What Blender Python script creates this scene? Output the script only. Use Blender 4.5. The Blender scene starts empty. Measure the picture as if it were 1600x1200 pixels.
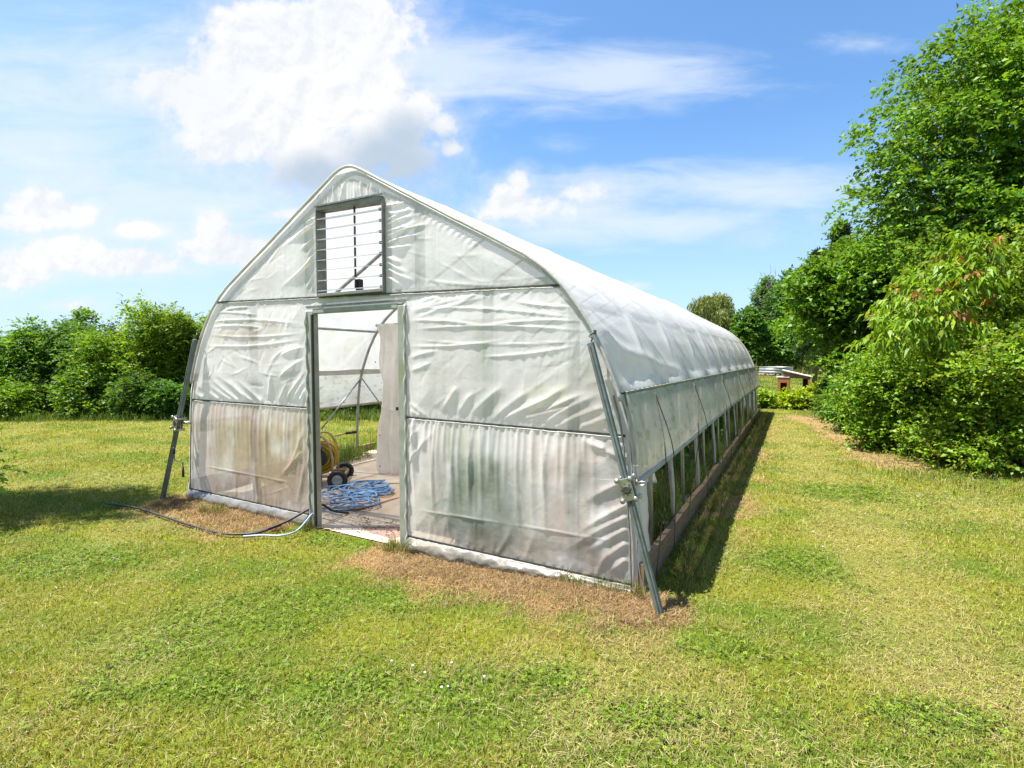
import bpy, math
import numpy as np
from mathutils import Vector, Matrix, Euler

rng = np.random.default_rng(11)
scn = bpy.context.scene
COL = scn.collection
R = math.radians

# ------------------------------------------------------------------ frame of the place
EYE = 1.6
PITCH = math.atan(40 / 800.0)
ANG = math.atan2(448, 801)                      # heading of the greenhouse's long side
VX = np.array([math.sin(ANG), math.cos(ANG)])   # along the greenhouse
RX = np.array([math.cos(ANG), -math.sin(ANG)])  # along its front, to the right
G0 = np.array([0.895, 3.504]) - RX * 2.78       # middle of the front wall
LEN = 12.4

def W(x, y, z=0.0):
    p = G0 + RX * x + VX * y
    return (float(p[0]), float(p[1]), z)

def to_local(X, Y):
    dx, dy = X - G0[0], Y - G0[1]
    return dx * RX[0] + dy * RX[1], dx * VX[0] + dy * VX[1]

def ss(a, b, x):
    t = np.clip((np.asarray(x, float) - a) / (b - a), 0, 1)
    return t * t * (3 - 2 * t)

# ------------------------------------------------------------------ numpy value noise
_tab = np.random.default_rng(5).random((256, 256))
def vnoise(x, y):
    x = np.asarray(x, float); y = np.asarray(y, float)
    xi = np.floor(x).astype(int); yi = np.floor(y).astype(int)
    fx = x - xi; fy = y - yi
    fx = fx * fx * (3 - 2 * fx); fy = fy * fy * (3 - 2 * fy)
    a = _tab[xi & 255, yi & 255]; b = _tab[(xi + 1) & 255, yi & 255]
    c = _tab[xi & 255, (yi + 1) & 255]; d = _tab[(xi + 1) & 255, (yi + 1) & 255]
    return (a * (1 - fx) + b * fx) * (1 - fy) + (c * (1 - fx) + d * fx) * fy
def fbm(x, y, o=4, s=0.0):
    v = 0; a = 0.5; t = 0
    for i in range(o):
        v = v + a * vnoise(x * 2 ** i + 17.3 * i + s, y * 2 ** i + 9.1 * i - s); t += a; a *= 0.55
    return v / t

def hgt(X, Y):
    X = np.asarray(X, float); Y = np.asarray(Y, float)
    lx, v = to_local(X, Y)
    s = 2.78 - lx
    h = -(0.045 + 0.085 * ss(0, 1.6, s)) * (1 - ss(0.1, 2.2, v))
    h = h + 0.07 * ss(3, 14, v)
    h = h + 3.0 * ss(70, 150, Y)
    return h + 0.03 * (fbm(X * 0.5, Y * 0.5, 3) - 0.5)

def ray(px, py):
    x = (px - 800) / 800.0; y = (600 - py) / 800.0
    c, s = math.cos(PITCH), math.sin(PITCH)
    return np.array([x, c + y * s, -s + y * c])
def gp(px, py):
    """ground point seen in a given direction"""
    d = ray(px, py); z = -0.05
    for _ in range(4):
        t = (z - EYE) / d[2]; p = d[:2] * t; z = float(hgt(p[0], p[1]))
    return np.array([p[0], p[1]])
def fp(px, py):
    """point of the front wall plane (x, z) seen in a given direction"""
    d = ray(px, py)
    t = np.dot(G0, VX) / np.dot(d[:2], VX)
    p = d[:2] * t - G0
    return np.array([np.dot(p, RX), EYE + d[2] * t])

# ------------------------------------------------------------------ mesh helpers
def mesh_np(name, V, F, mat, parent=None, col=None, smooth=False):
    V = np.asarray(V, np.float32).reshape(-1, 3); F = np.asarray(F, np.int32)
    k = F.shape[1]
    me = bpy.data.meshes.new(name)
    me.vertices.add(len(V)); me.vertices.foreach_set('co', V.ravel())
    me.loops.add(F.size); me.loops.foreach_set('vertex_index', F.ravel())
    me.polygons.add(len(F))
    me.polygons.foreach_set('loop_start', np.arange(0, F.size, k, dtype=np.int32))
    me.polygons.foreach_set('loop_total', np.full(len(F), k, np.int32))
    if smooth:
        me.polygons.foreach_set('use_smooth', np.ones(len(F), bool))
    me.update(calc_edges=True)
    if col is not None:
        a = me.color_attributes.new('Col', 'FLOAT_COLOR', 'POINT')
        c4 = np.ones((len(V), 4), np.float32); c4[:, :3] = col
        a.data.foreach_set('color', c4.ravel())
    me.materials.append(mat)
    o = bpy.data.objects.new(name, me); COL.objects.link(o)
    if parent is not None: o.parent = parent
    return o

def tag(o, label=None, cat=None, group=None, kind=None):
    if label: o['label'] = label
    if cat: o['category'] = cat
    if group: o['group'] = group
    if kind: o['kind'] = kind
    return o

def thing(name, label, cat, loc=(0, 0, 0), rotz=0.0, group=None):
    o = bpy.data.objects.new(name, None); COL.objects.link(o)
    o.empty_display_size = 0.2
    o.location = loc; o.rotation_euler = (0, 0, rotz)
    return tag(o, label, cat, group)

class MB:
    def __init__(self): self.v = []; self.f = []; self.n = 0
    def add(self, V, F):
        self.v += [tuple(float(q) for q in p) for p in V]
        self.f += [tuple(int(i) + self.n for i in f) for f in F]
        self.n = len(self.v)
        return self
    def box(self, c, s, rot=None):
        P = np.array([(x, y, z) for x in (-.5, .5) for y in (-.5, .5) for z in (-.5, .5)]) * np.array(s)
        if rot is not None: P = P @ np.array(Euler(rot).to_matrix()).T
        return self.add(P + np.array(c), [(0, 1, 3, 2), (4, 6, 7, 5), (0, 4, 5, 1), (2, 3, 7, 6), (0, 2, 6, 4), (1, 5, 7, 3)])
    def bar(self, p0, p1, w, h=None, up=(0, 0, 1)):
        p0 = np.array(p0, float); p1 = np.array(p1, float); h = h or w
        d = p1 - p0; d /= np.linalg.norm(d); u = np.array(up, float)
        s = np.cross(d, u)
        if np.linalg.norm(s) < 1e-4: s = np.cross(d, (1, 0, 0))
        s /= np.linalg.norm(s); u = np.cross(s, d)
        P = [p + s * a * w / 2 + u * b * h / 2 for p in (p0, p1) for a, b in ((-1, -1), (1, -1), (1, 1), (-1, 1))]
        return self.add(P, [(3, 2, 1, 0), (4, 5, 6, 7), (0, 1, 5, 4), (1, 2, 6, 5), (2, 3, 7, 6), (3, 0, 4, 7)])
    def tube(self, pts, r, n=8, cap=True):
        pts = np.array(pts, float); m = len(pts)
        rr = np.full(m, r) if np.isscalar(r) else np.array(r, float)
        T = np.gradient(pts, axis=0); T /= np.linalg.norm(T, axis=1)[:, None] + 1e-12
        u = np.cross(T[0], (0.12, 0.3, 1)); u /= np.linalg.norm(u)
        a = np.arange(n) * 2 * math.pi / n; V = []
        for i in range(m):
            u = u - T[i] * np.dot(u, T[i]); u /= np.linalg.norm(u) + 1e-12
            w = np.cross(T[i], u)
            V += list(pts[i] + rr[i] * (np.cos(a)[:, None] * u + np.sin(a)[:, None] * w))
        F = [(i * n + j, i * n + (j + 1) % n, (i + 1) * n + (j + 1) % n, (i + 1) * n + j) for i in range(m - 1) for j in range(n)]
        if cap: F += [tuple(range(n))[::-1], tuple((m - 1) * n + j for j in range(n))]
        return self.add(V, F)
    def lathe(self, prof, n=24, M=None, close=False):
        a = np.arange(n) * 2 * math.pi / n
        V = np.array([(r * math.cos(t), r * math.sin(t), z) for r, z in prof for t in a])
        if M is not None: V = V @ np.array(M.to_3x3()).T + np.array(M.to_translation())
        m = len(prof)
        F = [(i * n + j, i * n + (j + 1) % n, (i + 1) * n + (j + 1) % n, (i + 1) * n + j) for i in range(m - 1) for j in range(n)]
        if close: F += [((m - 1) * n + j, (m - 1) * n + (j + 1) % n, (j + 1) % n, j) for j in range(n)]
        return self.add(V, F)
    def prism(self, poly, axis_vec):
        n = len(poly); P = np.array(poly, float); Q = P + np.array(axis_vec, float)
        F = [tuple(range(n))[::-1], tuple(range(n, 2 * n))] + [(i, (i + 1) % n, n + (i + 1) % n, n + i) for i in range(n)]
        return self.add(list(P) + list(Q), F)
    def grid(self, P):
        m, n = P.shape[:2]
        F = [(i * n + j, i * n + j + 1, (i + 1) * n + j + 1, (i + 1) * n + j) for i in range(m - 1) for j in range(n - 1)]
        return self.add(P.reshape(-1, 3), F)
    def build(self, name, mat, parent=None, smooth=False, bevel=0.0, col=None):
        me = bpy.data.meshes.new(name); me.from_pydata(self.v, [], self.f)
        if smooth: me.polygons.foreach_set('use_smooth', [True] * len(me.polygons))
        if col is not None:
            a = me.color_attributes.new('Col', 'FLOAT_COLOR', 'POINT')
            c4 = np.ones((len(self.v), 4), np.float32); c4[:, :3] = col
            a.data.foreach_set('color', c4.ravel())
        me.update(); me.materials.append(mat)
        o = bpy.data.objects.new(name, me); COL.objects.link(o)
        if parent is not None: o.parent = parent
        if bevel:
            b = o.modifiers.new('bevel', 'BEVEL'); b.width = bevel; b.segments = 2; b.limit_method = 'ANGLE'
        return o

def spline(pts, n=12):
    P = np.array(pts, float); P = np.vstack([2 * P[0] - P[1], P, 2 * P[-1] - P[-2]]); out = []
    for i in range(1, len(P) - 2):
        a, b, c, d = P[i - 1:i + 3]
        for t in np.linspace(0, 1, n, endpoint=False):
            out.append(.5 * (2 * b + (c - a) * t + (2 * a - 5 * b + 4 * c - d) * t * t + (-a + 3 * b - 3 * c + d) * t ** 3))
    out.append(P[-2]); return np.array(out)

# ------------------------------------------------------------------ materials
def new_mat(name):
    m = bpy.data.materials.new(name); m.use_nodes = True
    nt = m.node_tree; nt.nodes.clear()
    out = nt.nodes.new('ShaderNodeOutputMaterial')
    return m, nt, out
def N(nt, t, **kw):
    n = nt.nodes.new('ShaderNode' + t)
    for k, v in kw.items():
        if k[0] == 'i' and k[1:].isdigit(): n.inputs[int(k[1:])].default_value = v
        elif k.startswith('in_'): n.inputs[k[3:].replace('_', ' ')].default_value = v
        else: setattr(n, k, v)
    return n

def solid(name, c, rough=.6, metal=0., var=.12, scale=12., c2=None, bump=.15, stain=None, bscale=None):
    """principled surface with noise-driven colour variation and bump"""
    m, nt, out = new_mat(name); L = nt.links.new
    p = N(nt, 'BsdfPrincipled'); p.inputs['Roughness'].default_value = rough; p.inputs['Metallic'].default_value = metal
    tc = N(nt, 'TexCoord'); no = N(nt, 'TexNoise'); no.inputs['Scale'].default_value = scale
    no.inputs['Detail'].default_value = 7; no.inputs['Roughness'].default_value = .65
    L(tc.outputs['Object'], no.inputs['Vector'])
    rp = N(nt, 'ValToRGB'); c2 = c2 or tuple(q * (1 - var * 2.2) for q in c)
    rp.color_ramp.elements[0].position = .34; rp.color_ramp.elements[1].position = .66
    rp.color_ramp.elements[0].color = (*c2, 1); rp.color_ramp.elements[1].color = (*c, 1)
    L(no.outputs['Fac'], rp.inputs['Fac']); last = rp.outputs['Color']
    if stain:
        n2 = N(nt, 'TexNoise'); n2.inputs['Scale'].default_value = scale * .35; n2.inputs['Detail'].default_value = 5
        L(tc.outputs['Object'], n2.inputs['Vector'])
        mr = N(nt, 'MapRange'); mr.inputs[1].default_value = .52; mr.inputs[2].default_value = .68
        L(n2.outputs['Fac'], mr.inputs[0])
        mx = N(nt, 'MixRGB'); mx.inputs[2].default_value = (*stain, 1)
        L(mr.outputs[0], mx.inputs[0]); L(last, mx.inputs[1]); last = mx.outputs[0]
    L(last, p.inputs['Base Color'])
    if bump:
        nb = N(nt, 'TexNoise'); nb.inputs['Scale'].default_value = bscale or scale * 5; nb.inputs['Detail'].default_value = 4
        L(tc.outputs['Object'], nb.inputs['Vector'])
        b = N(nt, 'Bump'); b.inputs['Strength'].default_value = bump; b.inputs['Distance'].default_value = .01
        L(nb.outputs['Fac'], b.inputs['Height']); L(b.outputs['Normal'], p.inputs['Normal'])
    L(p.outputs[0], out.inputs[0]); return m

def wood(name, c, c2, scale=6., axis=(1, 12, 12), rough=.8):
    m, nt, out = new_mat(name); L = nt.links.new
    p = N(nt, 'BsdfPrincipled'); p.inputs['Roughness'].default_value = rough
    tc = N(nt, 'TexCoord'); mp = N(nt, 'Mapping'); mp.inputs['Scale'].default_value = axis
    no = N(nt, 'TexNoise'); no.inputs['Scale'].default_value = scale; no.inputs['Detail'].default_value = 8; no.inputs['Roughness'].default_value = .7
    L(tc.outputs['Object'], mp.inputs[0]); L(mp.outputs[0], no.inputs['Vector'])
    rp = N(nt, 'ValToRGB'); rp.color_ramp.elements[0].position = .3; rp.color_ramp.elements[1].position = .7
    rp.color_ramp.elements[0].color = (*c2, 1); rp.color_ramp.elements[1].color = (*c, 1)
    L(no.outputs['Fac'], rp.inputs['Fac']); L(rp.outputs[0], p.inputs['Base Color'])
    b = N(nt, 'Bump'); b.inputs['Strength'].default_value = .4; b.inputs['Distance'].default_value = .006
    L(no.outputs['Fac'], b.inputs['Height']); L(b.outputs[0], p.inputs['Normal'])
    L(p.outputs[0], out.inputs[0]); return m

def film(name, base=(.80, .81, .80), trans=.42, clear=.10, dirt=.28, tint=(1, 1, 1), bump=.25, use_col=True, rough=.32):
    """woven polyethylene sheet: part diffuse, part translucent, a little see-through"""
    m, nt, out = new_mat(name); L = nt.links.new
    tc = N(nt, 'TexCoord')
    n1 = N(nt, 'TexNoise'); n1.inputs['Scale'].default_value = 3.2; n1.inputs['Detail'].default_value = 9; n1.inputs['Roughness'].default_value = .68
    L(tc.outputs['Object'], n1.inputs['Vector'])
    rp = N(nt, 'ValToRGB'); rp.color_ramp.elements[0].position = .3; rp.color_ramp.elements[1].position = .62
    rp.color_ramp.elements[0].color = (.86, .84, .80, 1); rp.color_ramp.elements[1].color = (1, 1, 1, 1)
    L(n1.outputs['Fac'], rp.inputs['Fac'])
    mu = N(nt, 'MixRGB', blend_type='MULTIPLY'); mu.inputs[0].default_value = 1
    L(rp.outputs[0], mu.inputs[1])
    if use_col:
        at = N(nt, 'Attribute', attribute_name='Col'); L(at.outputs['Color'], mu.inputs[2])
    else: mu.inputs[2].default_value = (*base, 1)
    # vertical run-off streaks of dirt
    mp = N(nt, 'Mapping'); mp.inputs['Scale'].default_value = (26, 26, 1.1); L(tc.outputs['Object'], mp.inputs[0])
    n3 = N(nt, 'TexNoise'); n3.inputs['Scale'].default_value = 1.; n3.inputs['Detail'].default_value = 4; L(mp.outputs[0], n3.inputs['Vector'])
    mr = N(nt, 'MapRange'); mr.inputs[1].default_value = .5; mr.inputs[2].default_value = .8; mr.inputs[4].default_value = dirt; L(n3.outputs['Fac'], mr.inputs[0])
    mx = N(nt, 'MixRGB'); mx.inputs[2].default_value = (.52, .51, .45, 1); L(mr.outputs[0], mx.inputs[0]); L(mu.outputs[0], mx.inputs[1])
    c = mx.outputs[0]
    # crumple + weave bump
    n2 = N(nt, 'TexNoise'); n2.inputs['Scale'].default_value = 16; n2.inputs['Detail'].default_value = 8; n2.inputs['Roughness'].default_value = .6
    n2.inputs['Distortion'].default_value = .6
    L(tc.outputs['Object'], n2.inputs['Vector'])
    b = N(nt, 'Bump'); b.inputs['Strength'].default_value = bump; b.inputs['Distance'].default_value = .02
    L(n2.outputs['Fac'], b.inputs['Height'])
    d = N(nt, 'BsdfDiffuse'); t = N(nt, 'BsdfTranslucent'); g = N(nt, 'BsdfGlossy'); g.inputs['Roughness'].default_value = rough
    tt = N(nt, 'MixRGB', blend_type='MULTIPLY'); tt.inputs[0].default_value = 1; tt.inputs[2].default_value = (*tint, 1); L(c, tt.inputs[1])
    L(c, d.inputs['Color']); L(tt.outputs[0], t.inputs['Color'])
    for q in (d, t): L(b.outputs[0], q.inputs['Normal'])
    L(b.outputs[0], g.inputs['Normal'])
    m1 = N(nt, 'MixShader'); m1.inputs[0].default_value = trans; L(d.outputs[0], m1.inputs[1]); L(t.outputs[0], m1.inputs[2])
    lw = N(nt, 'LayerWeight'); lw.inputs[0].default_value = .22
    ml = N(nt, 'Math', operation='MULTIPLY_ADD'); ml.inputs[1].default_value = .24; ml.inputs[2].default_value = .02; L(lw.outputs['Fresnel'], ml.inputs[0])
    m2 = N(nt, 'MixShader'); L(ml.outputs[0], m2.inputs[0]); L(m1.outputs[0], m2.inputs[1]); L(g.outputs[0], m2.inputs[2])
    tr = N(nt, 'BsdfTransparent'); m3 = N(nt, 'MixShader'); m3.inputs[0].default_value = clear
    L(m2.outputs[0], m3.inputs[1]); L(tr.outputs[0], m3.inputs[2]); L(m3.outputs[0], out.inputs[0])
    return m

def leaf_mat(name, trans=.44, gloss=.022, rough=.5, boost=(1.25, 1.15, .55)):
    m, nt, out = new_mat(name); L = nt.links.new
    at = N(nt, 'Attribute', attribute_name='Col')
    d = N(nt, 'BsdfDiffuse'); t = N(nt, 'BsdfTranslucent'); g = N(nt, 'BsdfGlossy'); g.inputs['Roughness'].default_value = rough
    mu = N(nt, 'MixRGB', blend_type='MULTIPLY'); mu.inputs[0].default_value = 1; mu.inputs[2].default_value = (*boost, 1)
    L(at.outputs['Color'], mu.inputs[1]); L(at.outputs['Color'], d.inputs[0]); L(mu.outputs[0], t.inputs[0])
    m1 = N(nt, 'MixShader'); m1.inputs[0].default_value = trans; L(d.outputs[0], m1.inputs[1]); L(t.outputs[0], m1.inputs[2])
    m2 = N(nt, 'MixShader'); m2.inputs[0].default_value = gloss; L(m1.outputs[0], m2.inputs[1]); L(g.outputs[0], m2.inputs[2])
    L(m2.outputs[0], out.inputs[0]); return m

M = {}
M['film'] = film('film', clear=.17, trans=.46, bump=.14)
M['roof'] = film('roof_film', trans=.42, clear=.17, dirt=.12, tint=(.74, .76, .80), bump=.12, rough=.28)
M['curtain'] = film('curtain_film', trans=.5, clear=.14)
M['sheet'] = film('heavy_sheet', dirt=.06, trans=.5, clear=.0, bump=.5)
M['leaf'] = leaf_mat('leaf')
M['grass'] = leaf_mat('grass_blade', trans=.3, gloss=.02, rough=.55)
M['clover'] = leaf_mat('clover_leaf', trans=.3, gloss=.012, rough=.6)
M['metal'] = solid('galvanised', (.42, .43, .42), .45, .75, .15, 9, bump=.08)
M['metal_paint'] = solid('grey_green_metal', (.16, .20, .185), .45, .35, .18, 8, stain=(.10, .12, .10))
M['steel'] = solid('bright_steel', (.55, .55, .53), .35, .85, .2, 14, stain=(.3, .27, .22))
M['jamb'] = solid('weathered_jamb', (.37, .375, .31), .6, .2, .14, 5, stain=(.24, .26, .16))
M['ventgrey'] = solid('vent_grey', (.27, .27, .24), .55, .3, .2, 8)
M['dark'] = solid('dark_rail', (.085, .085, .07), .6, .3, .25, 20)
M['wire'] = solid('wire_edge', (.30, .29, .25), .5, .3, .25, 30)
M['black'] = solid('black_rubber', (.018, .018, .018), .55, 0, .25, 30)
M['rust'] = solid('rusty_metal', (.22, .085, .04), .8, .2, .3, 16, stain=(.09, .05, .035))
M['tan'] = solid('tan_paint', (.50, .36, .20), .5, .1, .15, 10, stain=(.35, .22, .12))
M['yellow'] = solid('yellow_hose', (.55, .39, .035), .5, 0, .15, 9)
M['blue'] = solid('blue_hose', (.24, .41, .62), .4, 0, .2, 5, c2=(.11, .23, .44))
M['paleblue'] = solid('pale_hose', (.32, .45, .50), .45, 0, .2, 5)
M['pink'] = solid('pink_board', (.25, .16, .135), .85, 0, .14, 4, stain=(.19, .12, .095), bump=.2)
M['ply'] = wood('plywood', (.66, .44, .30), (.48, .31, .20), 3, (2, 9, 9))
M['oldwood'] = wood('weathered_wood', (.27, .175, .095), (.12, .075, .042), 4, (9, 1, 9))
M['greywood'] = wood('grey_wood', (.28, .26, .22), (.13, .115, .09), 4, (1, 9, 9))
M['orange'] = wood('orange_wood', (.42, .15, .045), (.26, .09, .03), 4, (9, 9, 1.5))
M['redwood'] = wood('brown_wood', (.26, .12, .06), (.16, .075, .04), 4, (1.5, 9, 9))
M['inside'] = solid('dark_inside', (.02, .016, .013), .9)
M['white'] = solid('white_board', (.62, .60, .56), .7, 0, .1, 6)
M['bark'] = wood('bark', (.17, .14, .11), (.06, .048, .038), 5, (6, 6, 1.2), .9)
M['twig'] = solid('twig', (.20, .17, .14), .9, 0, .2, 10)
M['rope'] = solid('rope_dark', (.11, .085, .06), .9, 0, .3, 40)
M['hipboard'] = solid('hip_board', (.24, .27, .22), .55, .2, .2, 6, stain=(.30, .29, .16))
M['zinc'] = solid('corrugated_zinc', (.42, .45, .47), .45, .6, .15, 3)
M['rubble'] = solid('reddish_rubble', (.30, .18, .16), .9, 0, .3, 6, c2=(.12, .09, .08))
M['slat'] = film('clear_slat', base=(.86, .88, .90), trans=.5, clear=.35, bump=.02, use_col=False, rough=.15)
M['petal'] = solid('white_petal', (.75, .74, .68), .7, 0, .08, 60)

# ------------------------------------------------------------------ lawn colours
PATCH = {}
def ell(X, Y, c, r, rot=0.0):
    dx, dy = X - c[0], Y - c[1]; a = math.cos(rot); b = math.sin(rot)
    u = (dx * a + dy * b) / r[0]; w = (-dx * b + dy * a) / r[1]
    return np.exp(-(u * u + w * w))
def seg_d(X, Y, pts):
    D = np.full(np.shape(X), 1e9)
    for a, b in zip(pts[:-1], pts[1:]):
        a = np.array(a); b = np.array(b); d = b - a
        t = np.clip(((X - a[0]) * d[0] + (Y - a[1]) * d[1]) / (d @ d), 0, 1)
        D = np.minimum(D, np.hypot(X - a[0] - t * d[0], Y - a[1] - t * d[1]))
    return D
path_pts = [gp(*p) for p in ((1250, 652), (1300, 668), (1345, 695), (1385, 725))]
track_pts = [gp(*p) for p in ((1225, 662), (1262, 720), (1330, 800), (1375, 880), (1400, 960), (1480, 1060))]
track2_pts = [gp(*p) for p in ((1600, 800), (1480, 792), (1400, 800), (1340, 822))]
clov = [(gp(1250, 880), (.42, .42), .5), (gp(1150, 1020), (.42, .17), -.3), (gp(1320, 770), (.6, .4), 0), (gp(860, 1062), (.16, .14), 0),
        (gp(420, 960), (.75, .55), .2), (gp(620, 935), (.5, .3), .0), (gp(690, 1090), (.35, .2), 0), (gp(300, 1080), (.5, .22), 0),
        (gp(520, 1085), (.45, .2), 0), (gp(90, 880), (.7, .35), 0), (gp(1450, 1120), (.35, .15), 0), (gp(560, 855), (.6, .22), -.5), (gp(1010, 1120), (.2, .1), 0)]
def lawn_masks(X, Y):
    lx, v = to_local(X, Y)
    n = fbm(X * 1.3, Y * 1.3, 4, 3.); n2 = fbm(X * 4.5, Y * 4.5, 3, 8.); n3 = fbm(X * .45, Y * .45, 3, 21.)
    dry = ss(.25, .45, lx) * (1 - ss(2.95, 3.25, lx)) * (1 - ss(.03, .12, v)) * ss(-.72 - .25 * (lx - .6) * .3, -.3, v + .55 * (n2 - .5))
    dry = np.maximum(dry, ss(-3.2, -2.85, lx) * (1 - ss(-.95, -.7, lx)) * (1 - ss(.02, .1, v)) * ss(-.8, -.42, v + .5 * (n2 - .5)) * .95)
    dry = dry * (.55 + .45 * ss(.3, .5, n2))
    dry = np.maximum(dry, (1 - ss(.10, .42, np.abs(lx - 3.12))) * ss(.9, 1.6, v) * (1 - ss(8, 11, v)) * ss(.38, .58, n2 * .5 + n * .5) * .8)
    dirt = 1 - ss(.22, .66, seg_d(X, Y, path_pts) + 1.0 * (n2 - .5))
    straw = .85 * (1 - ss(.12, .6, seg_d(X, Y, track_pts) + .5 * (n - .5)))
    straw = np.maximum(straw, .65 * (1 - ss(.12, .5, seg_d(X, Y, track2_pts) + .4 * (n - .5))))
    straw = np.maximum(straw, .6 * ss(.52, .72, n))
    straw = np.maximum(straw, .95 * ss(.55, .68, n2 * .6 + n * .4) * ss(-.4, .3, X) * (1 - ss(3.4, 4.6, Y)))
    mow = .5 + .5 * np.sin((X * .25 + Y) * 2 * math.pi / 1.15 + 2.2 * n3)
    clover = np.zeros(np.shape(X))
    for c, r, a in clov: clover = np.maximum(clover, ell(X, Y, c, r, a))
    clover = ss(.22, .95, clover + 1.1 * (n2 - .5) + .9 * (n - .5)) * (1 - dry)
    return dry, dirt, straw, clover, mow, n, n2, n3
def lawn_color(X, Y):
    dry, dirt, straw, clover, mow, n, n2, n3 = lawn_masks(X, Y)
    mix = lambda a, b, t: a * (1 - t[..., None]) + np.array(b) * t[..., None]
    c = np.zeros(np.shape(X) + (3,)) + np.array((.225, .25, .028))
    c = mix(c, (.150, .215, .022), ss(.35, .65, n3 * .5 + mow * .5))
    c = mix(c, (.275, .262, .045), ss(.45, .62, n2) * .55)
    c = mix(c, (.315, .295, .08), straw * .75)
    c = mix(c, (.110, .19, .018), clover * .8)
    c = mix(c, (.37, .235, .115), np.clip(dry, 0, 1))
    c = mix(c, (.42, .28, .155), np.clip(dirt, 0, 1) * .9)
    return c

# ------------------------------------------------------------------ ground
def axis(lo, hi, f0, f1, step, grow=1.13):
    a = list(np.arange(f0, f1 + 1e-6, step)); s = step; x = f1
    while x < hi: s *= grow; x += s; a.append(min(x, hi))
    s = step; x = f0; b = []
    while x > lo: s *= grow; x -= s; b.append(max(x, lo))
    return np.array(b[::-1] + a)
gx = axis(-420, 420, -9, 9, .09); gy = axis(-60, 520, 1.0, 16, .09)
GX, GY = np.meshgrid(gx, gy)
GZ = hgt(GX, GY)
cl = lawn_color(GX.ravel(), GY.ravel())
near = 1 - ss(9, 22, np.hypot(GX, GY).ravel())
cl = cl * (.66 - .04 * near[:, None])                 # ground darkened between the blades for contrast, slightly more near the eye
m_, n_ = GX.shape
idx = np.arange(m_ * n_).reshape(m_, n_)
Fq = np.stack([idx[:-1, :-1], idx[:-1, 1:], idx[1:, 1:], idx[1:, :-1]], -1).reshape(-1, 4)
gm, nt, out = new_mat('lawn_ground'); L = nt.links.new
p = N(nt, 'BsdfPrincipled'); p.inputs['Roughness'].default_value = .95; p.inputs['Specular IOR Level'].default_value = .1
at = N(nt, 'Attribute', attribute_name='Col'); tc = N(nt, 'TexCoord')
n1 = N(nt, 'TexNoise'); n1.inputs['Scale'].default_value = 38; n1.inputs['Detail'].default_value = 8; n1.inputs['Roughness'].default_value = .75
n2 = N(nt, 'TexNoise'); n2.inputs['Scale'].default_value = 2.2; n2.inputs['Detail'].default_value = 6
L(tc.outputs['Object'], n1.inputs['Vector']); L(tc.outputs['Object'], n2.inputs['Vector'])
r1 = N(nt, 'ValToRGB'); r1.color_ramp.elements[0].position = .25; r1.color_ramp.elements[1].position = .75
r1.color_ramp.elements[0].color = (.55, .58, .5, 1); r1.color_ramp.elements[1].color = (1.25, 1.2, 1.1, 1); L(n1.outputs['Fac'], r1.inputs[0])
r2 = N(nt, 'ValToRGB'); r2.color_ramp.elements[0].position = .3; r2.color_ramp.elements[1].position = .7
r2.color_ramp.elements[0].color = (.82, .86, .8, 1); r2.color_ramp.elements[1].color = (1.15, 1.1, 1.05, 1); L(n2.outputs['Fac'], r2.inputs[0])
ma = N(nt, 'MixRGB', blend_type='MULTIPLY'); ma.inputs[0].default_value = 1; L(at.outputs['Color'], ma.inputs[1]); L(r1.outputs[0], ma.inputs[2])
mb = N(nt, 'MixRGB', blend_type='MULTIPLY'); mb.inputs[0].default_value = 1; L(ma.outputs[0], mb.inputs[1]); L(r2.outputs[0], mb.inputs[2])
L(mb.outputs[0], p.inputs['Base Color'])
b = N(nt, 'Bump'); b.inputs['Strength'].default_value = .7; b.inputs['Distance'].default_value = .03; L(n1.outputs['Fac'], b.inputs['Height']); L(b.outputs[0], p.inputs['Normal'])
L(p.outputs[0], out.inputs[0])
tag(mesh_np('lawn', np.stack([GX, GY, GZ], -1).reshape(-1, 3), Fq, gm, None, cl, True), kind='structure')

# ------------------------------------------------------------------ grass blades
def inside_house(X, Y, pad=0.0):
    lx, v = to_local(X, Y)
    return (np.abs(lx) < 2.74 + pad) & (v > -.02 - pad) & (v < LEN + pad)

def blades(name, X, Y, h, w, lean, colr, seg=2, mat=None, z=None):
    n = len(X); z = hgt(X, Y) if z is None else z
    th = rng.uniform(0, 2 * math.pi, n); ph = th + rng.uniform(-.7, .7, n) + math.pi / 2
    side = np.stack([np.cos(ph), np.sin(ph), np.zeros(n)], -1)
    ld = np.stack([np.cos(th), np.sin(th), np.zeros(n)], -1)
    root = np.stack([X, Y, z - .004], -1)
    hv = np.zeros((n, 3)); hv[:, 2] = h
    mid = root + hv * .58 + ld * (h * lean * .38)[:, None]
    tip = root + hv * (1 - .22 * np.clip(lean, 0, 2.2))[:, None] + ld * (h * lean)[:, None]
    sw = side * (w / 2)[:, None]
    V = np.stack([root - sw, root + sw, mid - sw * .8, mid + sw * .8, tip], 1).reshape(-1, 3)
    b0 = (np.arange(n) * 5)[:, None]
    F = np.concatenate([b0 + np.array([0, 1, 3]), b0 + np.array([0, 3, 2]), b0 + np.array([2, 3, 4])], 0)
    C = np.repeat(colr[:, None, :], 5, 1).reshape(-1, 3)
    return mesh_np(name, V, F, mat or M['grass'], None, C)

def sample_lawn(n, y0, y1, k, half=1.25):
    """ground samples in front of the eye, thinning out with distance"""
    u = rng.random(n)
    e = 2 - k
    Y = (y0 ** e + u * (y1 ** e - y0 ** e)) ** (1 / e)
    X = rng.uniform(-half, half, n) * (Y + .4)
    return X, Y

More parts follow.
